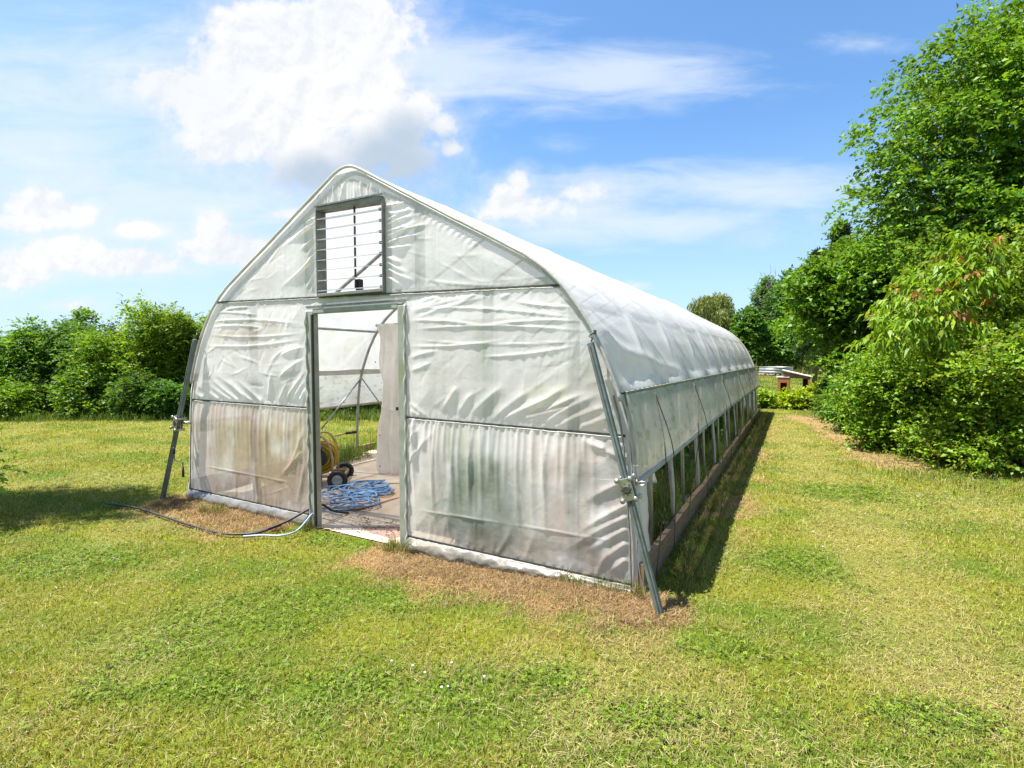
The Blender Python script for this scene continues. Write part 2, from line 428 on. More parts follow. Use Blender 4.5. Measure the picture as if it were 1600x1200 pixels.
X, Y = sample_lawn(520000, 1.5, 24, 1.75)
keep = ~inside_house(X, Y, .0)
X, Y = X[keep], Y[keep]
dry, dirt, straw, clover, mow, n1_, n2_, n3_ = lawn_masks(X, Y)
keep = (rng.random(len(X)) > clover * .25) & (rng.random(len(X)) > dirt * .75) & (rng.random(len(X)) > .35 * ss(.45, .2, n2_))
X, Y, dry, straw, clover, n2_ = X[keep], Y[keep], dry[keep], straw[keep], clover[keep], n2_[keep]
c = lawn_color(X, Y); nb_ = len(X)
js = rng.normal(1, .22, (nb_, 1)); c = c * np.clip(js, .45, 1.7)
c[:, 0] *= rng.normal(1, .12, nb_)
dead = rng.random(nb_) < (.12 + .26 * straw)
c[dead] = np.array((.33, .28, .11)) * rng.uniform(.6, 1.2, (dead.sum(), 1))
dist = np.maximum(1, Y / 3.2)
h = rng.uniform(.018, .048, nb_) * (1 + .25 * (n2_ - .5) * 2) * (1 - .35 * straw) * (1 + .25 * (dist - 1).clip(0, 1.5))
w = rng.uniform(.0022, .0042, nb_) * dist ** .85
lean = np.abs(rng.normal(.55, .45, nb_)) + .7 * dry + .5 * straw
lean[dead] += rng.uniform(.4, 1.4, dead.sum())
g1 = blades('grass', X, Y, h, w, lean.clip(0, 2.6), c)
tag(g1, 'short mown lawn grass, green and straw coloured', 'grass', kind='stuff')

# clippings lying flat
X, Y = sample_lawn(85000, 1.5, 10, 1.9)
dry, dirt, straw, clover, mow, n1_, n2_, n3_ = lawn_masks(X, Y)
keep = ~inside_house(X, Y, .0) & (rng.random(len(X)) < .16 + .55 * np.maximum(dry, straw) + .6 * ss(.5, .66, fbm(X * 2.6 + Y * 1.2, Y * 3.4, 4, 12.)))
X, Y, dry = X[keep], Y[keep], dry[keep]; n = len(X)
c = np.where((rng.random(n) < .5 + .5 * dry)[:, None], np.array((.40, .29, .14)), np.array((.36, .32, .15))) * rng.uniform(.55, 1.2, (n, 1))
th = rng.uniform(0, math.pi * 2, n); ln = rng.uniform(.012, .05, n); z = hgt(X, Y) + rng.uniform(.006, .036, n)
d = np.stack([np.cos(th), np.sin(th), rng.normal(0, .25, n)], -1) * ln[:, None]; s_ = np.stack([-np.sin(th), np.cos(th), rng.normal(0, .4, n)], -1) * (rng.uniform(.0006, .0016, n) * np.maximum(1, Y / 3.5))[:, None]
P0 = np.stack([X, Y, z], -1)
V = np.stack([P0 - s_, P0 + s_, P0 + d + s_ * .6, P0 + d - s_ * .6], 1).reshape(-1, 3)
tag(mesh_np('grass_clippings', V, np.arange(n * 4).reshape(-1, 4), M['grass'], None, np.repeat(c, 4, 0)), 'dried straw coloured clippings lying on the lawn', 'clippings', kind='stuff')

# taller dry tufts along the foot of the right front wall and the side board
def tufts(name, label, cat, pts, hh, cols, n_per=60, spread=.06, ww=.004, zoff=None, lean=.5):
    pts = np.array(pts); n = len(pts) * n_per
    a = np.repeat(pts, n_per, 0)
    X = a[:, 0] + rng.normal(0, spread, n); Y = a[:, 1] + rng.normal(0, spread, n)
    H = np.repeat(rng.uniform(hh[0], hh[1], len(pts)), n_per) * rng.uniform(.45, 1.1, n)
    ci = rng.integers(0, len(cols), n); c = np.array(cols)[ci] * rng.uniform(.6, 1.3, (n, 1))
    z = hgt(X, Y) if zoff is None else hgt(X, Y) + zoff
    return tag(blades(name, X, Y, H, np.full(n, ww) * rng.uniform(.6, 1.3, n), np.abs(rng.normal(lean, .35, n)), c, z=z), label, cat, kind='stuff')
STR = [(.40, .26, .12), (.32, .20, .09), (.36, .26, .13), (.24, .155, .075), (.15, .095, .05)]
GRN = [(.09, .15, .02), (.06, .12, .015), (.14, .17, .03)]
pts = [W(x, -.05 - abs(rng.normal(0, .22)))[:2] for x in rng.uniform(.75, 3.1, 420)]
tufts('dry_grass', 'dead brown grass strip along the right front wall', 'dry grass', pts, (.03, .075), STR, 60, .05, .0032, lean=1.1)
pts = [W(x, -.06 - abs(rng.normal(0, .22)))[:2] for x in rng.uniform(-3.0, -.8, 260)]
tufts('dry_grass', 'dead straw grass strip along the left front wall', 'dry grass', pts, (.03, .08), STR, 50, .05, .004, lean=1.0)
pts = [W(2.92 + abs(rng.normal(0, .07)), v)[:2] for v in rng.uniform(.1, 12.2, 260)]
tufts('long_grass', 'long unmown grass along the foot of the timber base board', 'long grass', pts, (.05, .15), STR[:2] + GRN * 2, 26, .03, .0035)
pts = [W(rng.uniform(-.62, -.5) if rng.random() < .5 else rng.uniform(.5, .75), rng.uniform(-.12, .0))[:2] for _ in range(22)] + [W(rng.uniform(-2.1, -1.75), rng.uniform(-.28, -.12))[:2] for _ in range(16)] + [W(rng.uniform(2.2, 2.9), rng.uniform(-.1, -.02))[:2] for _ in range(18)]
tufts('long_grass', 'green grass tufts at the door posts and wall foot', 'long grass', pts, (.06, .17), GRN + STR[:1], 40, .03, .0035)

# clover: three leaflets on a short stalk
X, Y = sample_lawn(420000, 1.5, 9.5, 1.6)
dry, dirt, straw, clover, mow, n1_, n2_, n3_ = lawn_masks(X, Y)
keep = ~inside_house(X, Y, .02) & (rng.random(len(X)) < clover * .26 + .035)
X, Y = X[keep], Y[keep]; n = len(X)
z = hgt(X, Y) + rng.uniform(.012, .042, n); sz = rng.uniform(.006, .0115, n) * np.maximum(1, Y / 3.6)
c = np.array((.14, .215, .018)) * rng.uniform(.5, 1.4, (n, 1)); c[:, 0] *= rng.uniform(.8, 1.3, n)
tilt = rng.normal(0, .35, (n, 2)); a0 = rng.uniform(0, 2 * math.pi, n); Vs = []
for k in range(3):
    a = a0 + k * 2.094
    dx, dy = np.cos(a), np.sin(a); ex, ey = -dy, dx
    def P(u, q, lift=0.):
        px_ = X + (dx * u + ex * q) * sz; py_ = Y + (dy * u + ey * q) * sz
        return np.stack([px_, py_, z + lift * sz + ((dx * u + ex * q) * tilt[:, 0] + (dy * u + ey * q) * tilt[:, 1]) * sz], -1)
    Vs += [P(.05, 0), P(.65, .5, .15), P(1.15, 0, -.05), P(.65, -.5, .15)]
V = np.stack(Vs, 1).reshape(-1, 3); F = np.arange(len(V)).reshape(-1, 4)
tag(mesh_np('clover', V, F, M['clover'], None, np.repeat(c, 12, 0)), 'lush green clover patches spread through the lawn', 'clover', kind='stuff')

# white clover heads
for q in ((612, 1045), (645, 1052), (664, 1063), (690, 1087), (706, 1048), (757, 1070), (285, 872), (262, 890), (308, 900), (700, 1086), (1255, 820), (1270, 838), (178, 880), (1285, 862)):
    g = gp(*q); mb = MB()
    for k in range(26):
        u = rng.normal(0, 1, 3); u /= np.linalg.norm(u); u[2] = abs(u[2]) * .9 - .25
        mb.bar(u * .001, u * .0065, .0024, .0024)
    mb.tube([(0, 0, -.04), (.002, 0, -.02), (0, 0, 0)], .001, 5)
    o = mb.build('clover_flower', M['petal']); o.location = (g[0], g[1], float(hgt(*g)) + .045)
    tag(o, 'small round white clover blossom in the lawn', 'clover flower', 'white clover blossoms in the lawn')

# ------------------------------------------------------------------ greenhouse
GH = thing('greenhouse', 'long white plastic covered greenhouse with pointed arch roof and open doorway', 'greenhouse', W(0, 0), -ANG)
prof_z = np.array([-.10, 0, .35, .70, .98, 1.20, 1.40, 1.62, 1.80, 1.95, 2.13, 2.27, 2.395, 2.612, 2.777, 2.985, 3.08, 3.17, 3.245, 3.312, 3.357, 3.368])
prof_x = np.array([2.765, 2.76, 2.745, 2.715, 2.695, 2.66, 2.60, 2.51, 2.42, 2.325, 2.185, 2.035, 1.855, 1.46, 1.15, .775, .600, .44, .305, .185, .085, 0])
def half(z): return np.interp(z, prof_z, prof_x)
_u = np.concatenate([[0], np.cumsum(np.hypot(np.diff(prof_x), np.diff(prof_z)))])
def arch(z0, n, off=0.0):
    """points (x,z) of the half arch from height z0 to the ridge, smoothed, offset inwards by off"""
    u = np.linspace(np.interp(z0, prof_z, _u), _u[-1], n)
    uu = np.linspace(0, _u[-1], 400); xs = np.interp(uu, _u, prof_x); zs = np.interp(uu, _u, prof_z)
    k = np.hanning(9); k /= k.sum(); pad = 4
    xp = np.concatenate([np.full(pad, 0) + xs[0], xs, -xs[::-1][1:pad + 1]]); zp = np.concatenate([zs[0] - np.arange(pad, 0, -1) * (uu[1]), zs, zs[::-1][1:pad + 1]])
    xs = np.convolve(xp, k, 'valid')[:400]; zs = np.convolve(zp, k, 'valid')[:400]
    x = np.interp(u, uu, xs); z = np.interp(u, uu, zs)
    if off:
        dx = np.gradient(x); dz = np.gradient(z); l = np.hypot(dx, dz)
        x = x - off * dz / l; z = z + off * dx / l
        x[-1] = 0
    return x, z
def full_arch(z0, n, off=0.0):
    x, z = arch(z0, n, off)
    return np.concatenate([x, -x[::-1][1:]]), np.concatenate([z, z[::-1][1:]])

HOOPS = [0.03] + [1.31 + 1.335 * k for k in range(9)]
for i, hv in enumerate(HOOPS):
    x, z = full_arch(-.08, 70, .026)
    MB().tube(np.stack([x, np.full_like(x, hv + .03), z], -1), .022, 8).build('hoop', M['metal'], GH, True)

for pv in (.66, 1.98, 3.32, 4.66, 6.0, 7.33, 8.66, 10.0, 11.3, 12.32):
    MB().tube([(2.70, pv, -.12), (2.675, pv, .7), (2.63, pv, 1.30)], .017, 8).build('side_post', M['metal'], GH, True)
# long pipes inside
for s in (-1, 1):
    MB().tube([(s * 2.17, y, 2.02) for y in np.linspace(.03, LEN, 14)], .018, 8).build('purlin', M['metal'], GH, True)
MB().tube([(0, y, 3.27) for y in np.linspace(.03, LEN, 14)], .02, 8).build('ridge_pipe', M['metal'], GH, True)

# ---- folds of the sheet
def folds_disp(A, B, folds):
    D = np.zeros_like(A)
    for (x0, z0, x1, z1, w, a, mode) in folds:
        dx, dz = x1 - x0, z1 - z0; l = math.hypot(dx, dz) + 1e-9
        t = ((A - x0) * dx + (B - z0) * dz) / l / l
        bow = (0 if mode == 's' else .022) * l * np.sin(np.clip(t, 0, 1) * math.pi)
        d = (-(A - x0) * dz + (B - z0) * dx) / l + bow * (1 if (x0 * 37 + z1 * 11) % 1 > .5 else -1)
        ww = w * (.55 + .8 * np.clip(t, 0, 1)) if mode == 'a' else w
        win = ss(-.06, .02, t) * (1 - ss(.35, 1.05, t)) if mode == 'a' else ss(-.02, .3, t) * (1 - ss(.7, 1.02, t))
        D += .62 * a * win * np.exp(-(np.abs(d) / ww) ** 1.35)
    return D
def rand_folds(n, box, ang, dang, ln, w, a, mode='b'):
    out = []
    for _ in range(n):
        x = rng.uniform(box[0], box[1]); z = rng.uniform(box[2], box[3]); t = rng.normal(ang, dang); l = rng.uniform(*ln)
        out.append((x, z, x + math.cos(t) * l, z + math.sin(t) * l, rng.uniform(*w), rng.uniform(*a) * rng.choice([1, 1, -1]), mode))
    return out
def gathers(n, x0, z0, x1, z1, down, ln, w, a, jitter=.25):
    out = []
    for k in range(n):
        t = (k + rng.uniform(.15, .85)) / n; x = x0 + (x1 - x0) * t; z = z0 + (z1 - z0) * t; l = rng.uniform(*ln)
        out.append((x, z, x + rng.normal(0, jitter) * l, z + down * l, rng.uniform(*w), rng.uniform(*a), 'a'))
    return out
def pf(lst, w, a, mode='b'):
    out = []
    for q in lst:
        p0 = fp(q[0], q[1]); p1 = fp(q[2], q[3]); out.append((p0[0], p0[1], p1[0], p1[1], w * (q[4] if len(q) > 4 else 1), a * (q[5] if len(q) > 5 else 1), mode))
    return out

def panel(name, rows, cols, xl, xr, z0, z1, folds, stains_shades, bulge=.02, base=(.92, .895, .875), y0=-.006, crumple=.006, parent=None, mat=None, mb=None, pin=(1, 1, 1, 1)):
    """sheet between x = xl(z)..xr(z), z0(x)..z1(x); displaced towards the viewer by folds"""
    S, T = np.meshgrid(np.linspace(0, 1, cols), np.linspace(0, 1, rows))
    fz = (lambda q, x: q(x) if callable(q) else q + 0 * x)
    fx = (lambda q, z: q(z) if callable(q) else q + 0 * z)
    Z = T * (np.mean([fz(z1, np.array(0.))]) - np.mean([fz(z0, np.array(0.))])) + np.mean([fz(z0, np.array(0.))])
    for _ in range(3):
        Xl = fx(xl, Z); Xr = fx(xr, Z); X = Xl + (Xr - Xl) * S
        Z = fz(z0, X) + (fz(z1, X) - fz(z0, X)) * T
    D = folds_disp(X, Z, folds)
    D += .65 * crumple * (fbm(X * 3.2, Z * 3.2, 3, 4.) - .5) * 2 + .16 * crumple * (fbm(X * 19, Z * 19, 3, 1.) - .5) * 2
    eS = np.minimum(np.where(pin[0], S, 1), np.where(pin[1], 1 - S, 1)) * abs(float(np.mean(Xr - Xl))); eT = np.minimum(np.where(pin[2], T, 1), np.where(pin[3], 1 - T, 1)) * abs(float(np.mean(fz(z1, X) - fz(z0, X))))
    edge = .45 + .55 * ss(0, .02, np.minimum(eS, eT))
    D = D * edge + bulge * ss(0, .3, np.minimum(eS, eT))
    Yy = y0 - D
    C = np.zeros(X.shape + (3,)) + np.array(base)
    for (cx, cz, rx, rz, colr, k) in stains_shades:  # surface dirt, plus shade of studs and plants put into the colour
        g = np.exp(-((X - cx) / rx) ** 2 - ((Z - cz) / rz) ** 2) * k * ss(.25, .6, fbm(X * 5 + cx, Z * 3, 4, 7.))
        C = C * (1 - g[..., None]) + np.array(colr) * g[..., None]
    P = np.stack([X, Yy, Z], -1)
    return P, C
def build_panels(name, pcs, mat, parent=GH):
    V = []; F = []; C = []; n0 = 0
    for P, c in pcs:
        m, n = P.shape[:2]; idx = np.arange(m * n).reshape(m, n) + n0
        F.append(np.stack([idx[:-1, :-1], idx[:-1, 1:], idx[1:, 1:], idx[1:, :-1]], -1).reshape(-1, 4))
        V.append(P.reshape(-1, 3)); C.append(c.reshape(-1, 3)); n0 += m * n
    return mesh_np(name, np.concatenate(V), np.concatenate(F), mat, parent, np.concatenate(C), True)

top_rail = lambda x: 2.188 - .0235 * x
mid_l, mid_r = (lambda x: 1.10 - .002 * x), (lambda x: 1.085 - .010 * x)
bot = lambda x: .008 + 0 * x
JL0, JL1, JR0, JR1, DTOP = -.60, -.50, .59, .69, 2.06
VL, VR, VB, VT = -.40, .465, 2.20, 3.02
lip = -.008
edge_r = lambda z: half(z) - lip
edge_l = lambda z: -half(z) + lip
TAN = (.60, .47, .36); PNK = (.64, .52, .46); GRY = (.55, .57, .52); GRNS = (.47, .52, .40); BRN = (.40, .33, .24)

# upper right
f = pf([(765, 660, 837, 606), (804, 660, 900, 597), (840, 668, 945, 612), (732, 654, 792, 600), (864, 670, 962, 630), (715, 650, 745, 610), (900, 672, 968, 648), (690, 645, 720, 600), (780, 660, 870, 618, .6), (820, 662, 920, 612, .6)], .035, .020)
f += pf([(639, 483, 915, 499), (639, 501, 760, 510), (750, 510, 922, 502), (639, 516, 926, 518), (636, 541, 795, 531), (750, 558, 905, 540), (640, 530, 930, 532, .8, .6), (800, 470, 900, 480)], .0075, .015)
f += pf([(641, 487, 700, 462), (641, 492, 730, 464), (645, 500, 770, 462), (655, 474, 690, 463), (720, 470, 750, 460), (780, 466, 800, 458), (640, 627, 671, 652), (640, 640, 660, 653), (640, 560, 690, 548), (640, 580, 680, 565)], .018, .014, 'b')
f += rand_folds(26, (.75, 2.4, 1.15, 1.7), .75, .35, (.12, .35), (.008, .02), (.002, .006))
f += gathers(26, .7, 2.17, 2.15, 2.13, -1, (.05, .12), (.010, .018), (.004, .010))
f += gathers(30, .72, 1.08, 2.62, 1.07, 1, (.04, .11), (.012, .02), (.004, .010))
st = [(1.48, 1.6, .10, .7, (.60, .64, .57), .5), (2.4, 1.2, .3, .4, PNK, .35), (1.2, 1.9, .7, .12, GRY, .35), (.9, 1.4, .3, .5, GRY, .25)]  # tall grey-green band paints the stud's shade on the sheet; pink is dirt
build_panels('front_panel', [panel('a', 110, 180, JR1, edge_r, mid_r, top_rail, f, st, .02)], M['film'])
# lower right
f = gathers(34, .72, 1.075, 2.45, 1.07, -1, (.3, 1.15), (.016, .03), (.010, .024), .04)
f += pf([(978, 789, 890, 842), (978, 827, 912, 867), (978, 849, 931, 886), (978, 874, 950, 898), (979, 717, 906, 683, .8, .7), (980, 700, 935, 682, .7, .6), (975, 752, 905, 790), (978, 808, 880, 862), (945, 700, 905, 684)], .035, .022, 'a')
f += pf([(648, 664, 655, 760), (642, 690, 660, 664), (642, 720, 690, 664)], .025, .018, 'a')
f += pf([(650, 795, 800, 818, 1, 1), (790, 816, 976, 846)], .005, .010, 's')
f += pf([(905, 700, 905, 880), (746, 670, 744, 860)], .006, .006, 's')
f += gathers(24, .75, .03, 2.6, .03, 1, (.08, .3), (.02, .035), (.004, .010), .3)
st = [(1.25, .62, .14, .40, (.40, .46, .33), .95), (1.5, .45, .16, .45, (.42, .48, .35), .85), (1.05, .3, .3, .3, GRNS, .7), (1.9, .3, .3, .35, GRNS, .6), (1.15, .75, .05, .3, (.38, .43, .31), .8), (1.62, .7, .05, .3, (.38, .43, .31), .8), (1.42, .3, .05, .35, (.38, .43, .31), .8), (2.4, .35, .4, .45, PNK, .9), (2.35, .8, .35, .2, PNK, .6), (1.0, .75, .25, .25, PNK, .4), (1.7, .06, 1.1, .16, TAN, .55), (.85, .5, .15, .5, GRY, .5), (1.75, .5, .12, .45, GRY, .5), (2.2, .75, .3, .3, PNK, .3)]  # green marks paint mildew plus shade of plants behind; pink and tan are dirt
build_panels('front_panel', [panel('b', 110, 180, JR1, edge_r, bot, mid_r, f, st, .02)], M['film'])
# upper left
f = pf([(323, 504, 477, 507), (328, 523, 478, 520), (322, 540, 478, 530), (335, 489, 410, 494), (345, 487, 395, 480), (330, 512, 420, 513)], .0075, .016)
f += pf([(373, 625, 325, 582), (393, 625, 335, 582), (362, 624, 322, 595), (342, 623, 306, 600), (385, 625, 360, 590), (410, 627, 368, 590), (322, 622, 304, 612)], .034, .022, 'a')
f += pf([(477, 560, 437, 593), (478, 578, 446, 628), (478, 592, 457, 629), (479, 606, 468, 630), (436, 628, 452, 597), (420, 627, 428, 580), (478, 543, 440, 556)], .022, .024, 'b')
f += rand_folds(34, (-2.4, -.8, 1.3, 1.9), .3, .6, (.12, .4), (.008, .022), (.003, .009))
f += gathers(24, -2.1, 2.23, -.62, 2.2, -1, (.05, .12), (.01, .018), (.004, .009)) + gathers(30, -2.6, 1.1, -.62, 1.1, 1, (.04, .12), (.012, .02), (.004, .01))
st = [(-1.6, 1.86, .6, .06, TAN, .8), (-1.3, 1.95, .35, .05, TAN, .7), (-1.45, 1.68, .5, .12, PNK, .6), (-1.0, 1.35, .4, .2, GRY, .5), (-1.5, 2.05, .6, .05, GRY, .6)]
build_panels('front_panel', [panel('c', 110, 180, edge_l, JL0, mid_l, top_rail, f, st, .02)], M['film'])
# lower left
f = gathers(30, -2.66, 1.10, -.64, 1.10, -1, (.35, 1.05), (.016, .03), (.008, .018), .04)
f += pf([(454, 735, 478, 665), (440, 745, 478, 700), (466, 790, 478, 720), (400, 720, 405, 790), (315, 700, 306, 640)], .024, .018)
f += pf([(319, 727, 400, 742), (390, 740, 458, 754)], .005, .010, 's') + gathers(26, -2.65, .02, -.65, .02, 1, (.06, .35), (.016, .03), (.004, .012), .15)
st = [(-1.5, .6, .95, .65, PNK, 1.5), (-1.2, .35, .8, .45, TAN, 1.3), (-2.2, .7, .4, .3, PNK, 1.0), (-2.0, .3, .5, .4, PNK, .7), (-1.6, .05, 1.0, .10, BRN, .5), (-1.1, .8, .4, .3, TAN, .5)]
build_panels('front_panel', [panel('d', 110, 180, edge_l, JL0, bot, mid_l, f, st, .015, base=(.86, .83, .79))], M['film'])
# strip over the door
f = gathers(20, -.55, 2.09, .66, 2.09, 1, (.05, .1), (.012, .02), (.006, .012), .5)
build_panels('header_panel', [panel('e', 24, 130, JL0, JR1, lambda x: 2.085 + 0 * x, lambda x: top_rail(x) - .001, f, [(0, 2.12, .5, .05, GRY, .6)], .006)], M['film'])
# gable: left, right and above the vent
z_pk = 3.345
fR = pf([(606, 322, 645, 314), (606, 335, 655, 325), (607, 352, 655, 336), (607, 370, 680, 349), (607, 388, 650, 383), (607, 402, 632, 412), (607, 420, 652, 441), (606, 432, 634, 452), (607, 410, 640, 428), (606, 345, 640, 333), (607, 362, 660, 345), (607, 380, 665, 366)], .014, .036, 'a')
fR += [(fp(610 + 9 * k, 296 + 4.6 * k)[0], fp(610 + 9 * k, 296 + 4.6 * k)[1], fp(603 + 8.2 * k, 312 + 5.0 * k)[0], fp(603 + 8.2 * k, 312 + 5.0 * k)[1], .013, .014, 'a') for k in range(17)]
fR += rand_folds(16, (.6, 1.7, 2.2, 2.7), -.4, .3, (.2, .5), (.008, .014), (.002, .005)) + gathers(26, .5, 2.175, 2.1, 2.14, 1, (.03, .09), (.01, .016), (.003, .007), .5)
fR += pf([(650, 435, 800, 446), (845, 446, 868, 430), (830, 446, 862, 424)], .010, .008)
fL = pf([(497, 330, 470, 345), (497, 350, 462, 372), (497, 368, 470, 392), (498, 392, 470, 430), (499, 415, 478, 455), (497, 340, 475, 352), (499, 380, 480, 402), (500, 430, 486, 460), (497, 345, 445, 385), (497, 400, 440, 450)], .014, .034, 'a')
fL += rand_folds(16, (-1.8, -.6, 2.25, 2.75), .5, .3, (.15, .4), (.008, .016), (.002, .006)) + gathers(24, -2.0, 2.23, -.45, 2.2, 1, (.03, .09), (.01, .016), (.003, .007), .5)
fT = gathers(26, VL, VT + .03, VR, VT - .005, 1, (.16, .3), (.009, .015), (.014, .024), .2)
wr = .035
PR = panel('r', 80, 130, VR, lambda z: half(z) - wr, lambda x: top_rail(x), lambda x: VT + 0 * x, fR, [(.82, 2.6, .06, .4, (.6, .62, .58), .5)], .012)  # grey band paints the shade of the stud right of the vent
PL = panel('l', 80, 130, lambda z: -half(z) + wr, VL, lambda x: top_rail(x), lambda x: VT + 0 * x, fL, [(-.65, 2.6, .08, .4, (.6, .62, .58), .5), (-1.4, 2.4, .5, .2, PNK, .3)], .012)  # grey band paints the left stud's shade; the pink one is dirt
PT = panel('t', 44, 110, lambda z: -half(z) + wr * (1 - ss(3.2, 3.35, z) * .99), lambda z: half(z) - wr * (1 - ss(3.2, 3.35, z) * .99), lambda x: VT + 0 * x, lambda x: z_pk - .02 + 0 * x, fT, [(0, 3.15, .4, .12, TAN, .25)], .008, pin=(1, 1, 1, 0))
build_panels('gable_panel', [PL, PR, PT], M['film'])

# skirts below the bottom rail: a loose bulging flap down to the grass
def skirt(x0, x1, amp, name, seed):
    r = np.linspace(x0, x1, 170); t = np.linspace(0, 1, 24); Xs, T = np.meshgrid(r, t)
    wx, wy = G0[0] + RX[0] * r - VX[0] * .1, G0[1] + RX[1] * r - VX[1] * .1
    zg = hgt(wx, wy) - .03
    Zs = .0 + (zg - .0) * T
    o = amp * np.sin(math.pi * np.clip(T, 0, 1) ** .95)
    wob = fbm(Xs * 5 + seed, T * 1.3, 4) - .5; wob2 = fbm(Xs * 14 + seed, T * 1.5 + 3, 3) - .5
    Yy = -.012 - o * (1 + 1.4 * wob) - .05 * wob2 * T
    P = np.stack([Xs + .02 * wob2 * T, Yy, Zs], -1)
    C = np.zeros(P.shape) + np.array((.27, .255, .22)); g = ss(.1, .6, T)[..., None] * .85 * ss(.3, .6, fbm(Xs * 6, T * 3, 4))[..., None]
    C = C * (1 - g) + np.array((.15, .115, .08)) * g  # lower flap darkened: dirt plus painted shade of the bulge's underside
    build_panels(name, [(P, C)], M['film'])
skirt(JR1 - .02, 2.76, .055, 'skirt', 2.); skirt(-2.78, JL0 + .02, .04, 'skirt', 9.)

# rails that clamp the sheet: dark channel plus the wavy gathered sheet edge
def rail(xa, xb, fz, name='batten'):
    n = int((xb - xa) / .012); x = np.linspace(xa, xb, n)
    z = fz(x) + 0 * x
    mb = MB(); k = 12
    for a, b in zip(np.linspace(xa, xb, k)[:-1], np.linspace(xa, xb, k)[1:]):
        mb.bar((a, -.007, float(fz(a))), (b, -.007, float(fz(b))), .012, .019)
    o = mb.build(name, M['dark'], GH)
    wv = MB().tube(np.stack([x, -.012 + .005 * (fbm(x * 30, x * 0 + xa, 2) - .5), z - .012 + .010 * (fbm(x * 24, x * 0 + xb, 3) - .5)], -1), .005, 6)
    wv.build('sheet_edge', M['film_edge'], o, True)
M['roll'] = solid('rolled_film', (.44, .41, .33), .95, 0, .15, 5)
M['film_edge'] = film('film_edge', base=(.66, .65, .60), clear=0., use_col=False)
rail(-2.08, 2.16, top_rail); rail(-2.665, JL0, mid_l); rail(JR1, 2.665, mid_r); rail(-2.74, JL0, bot); rail(JR1, 2.74, bot)

# door frame
mb = MB(); mb.box(((JL0 + JL1) / 2, .022, .955), (.10, .07, 2.23)); mb.build('door_jamb', M['jamb'], GH, bevel=.006)
mb = MB(); mb.box(((JR0 + JR1) / 2, .022, .965), (.085, .07, 2.21)); mb.build('door_jamb', M['jamb'], GH, bevel=.006)
mb = MB(); mb.box((.045, .022, DTOP + .005), (1.10, .066, .045)); mb.build('door_header', M['jamb'], GH, bevel=.006)
mb = MB(); mb.box((.045, -.010, DTOP + .05), (1.28, .012, .018)); mb.build('batten', M['wire'], GH)
# sheet edges wrapped round the jambs
for xx, s in ((JL0 + .006, 1), (JR1 - .008, -1)):
    zz = np.linspace(-.1, 2.07, 120)
    MB().tube(np.stack([xx + .006 * np.sin(zz * 22) + .004 * np.sin(zz * 57), -.018 + .006 * np.sin(zz * 31), zz], -1), .009, 6).build('sheet_edge', M['film_edge'], GH, True)
MB().bar((JL1 + .012, -.03, -.1), (JL1 + .012, -.03, 2.03), .02, .02).build('jamb_shade_strip', M['black'], GH)  # added dark strip standing in for shade on the left jamb's inner side
MB().box((JR0 - .006, -.012, 1.15), (.016, .02, .03)).build('door_catch', M['black'], GH)

# end-wall studs behind the sheet
for x, z0, z1 in ((1.50, -.05, 2.16), (-1.55, -.05, 2.2), (.80, 2.2, 2.92), (-.62, 2.22, 3.0), (2.25, -.05, 2.0)):
    MB().box((x, .06, (z0 + z1) / 2), (.075, .05, z1 - z0)).build('stud', M['jamb'], GH)
MB().box((0, .10, 2.19), (4.1, .04, .07)).build('end_wall_beam', M['jamb'], GH)

# louvred vent
vent = bpy.data.objects.new('vent', None); COL.objects.link(vent); vent.parent = GH
mb = MB(); dpt = .12; t = .014
mb.box((VL + t / 2, dpt / 2 - .045, (VB + VT) / 2), (t, dpt, VT - VB + .02)); mb.box((VR - t / 2, dpt / 2 - .045, (VB + VT) / 2 - .01), (t, dpt, VT - VB))
mb.box(((VL + VR) / 2, dpt / 2 - .045, VT + .012), (VR - VL - 2 * t, dpt, .045), (0, .03, 0)); mb.box(((VL + VR) / 2, dpt / 2 - .045, VB + .012), (VR - VL - 2 * t, dpt, .03))
mb.build('vent_frame', M['ventgrey'], vent, bevel=.004)
for k in range(8):
    z = VB + .055 + k * .098
    MB().box(((VL + VR) / 2, .0, z), (VR - VL - .05, .095, .007), (R(13), R(0.9), 0)).build('vent_slat', M['slat'], vent)
    MB().box((VR - .045, -.02, z - .012), (.022, .02, .022)).build('slat_pivot', M['black'], vent)
for k in range(8):
    z = VB + .06 + k * .098
    MB().bar((.06, .02, z), (.06, .02, z + .082), .016, .012).build('vent_rod', M['dark'], vent)
MB().box((.07, .06, VB + .075), (.045, .05, .14)).build('vent_motor', M['black'], vent)
MB().bar((VL, -.052, VT + .04), (VR, -.052, VT + .03), .016, .014).build('vent_batten', M['wire'], vent)

# braces seen through the vent and the doorway
def fpo(px, py, off):
    d = ray(px, py); t = (np.dot(G0, VX) + off) / np.dot(d[:2], VX); p_ = d[:2] * t - G0
    return (float(np.dot(p_, RX)), off, float(EYE + d[2] * t))

MB().tube([fpo(540, 452, 1.7), fpo(622, 388, 1.7)], .006, 6).build('brace_cable', M['black'], GH, True)
MB().tube([(-2.62, 2.70, 1.28), (-2.66, 1.9, .52)], .013, 8).build('brace', M['steel'], GH, True)
MB().tube([(-2.62, 2.70, 1.28), (-2.66, 3.25, .72)], .011, 8).build('brace', M['metal'], GH, True)
# rail along the inner left wall
MB().box((-2.60, LEN / 2, 1.38), (.03, LEN, .085)).build('hip_board', M['white'], GH)
MB().box((2.64, LEN / 2, 1.315), (.03, LEN - .12, .10)).build('hip_board', M['hipboard'], GH)

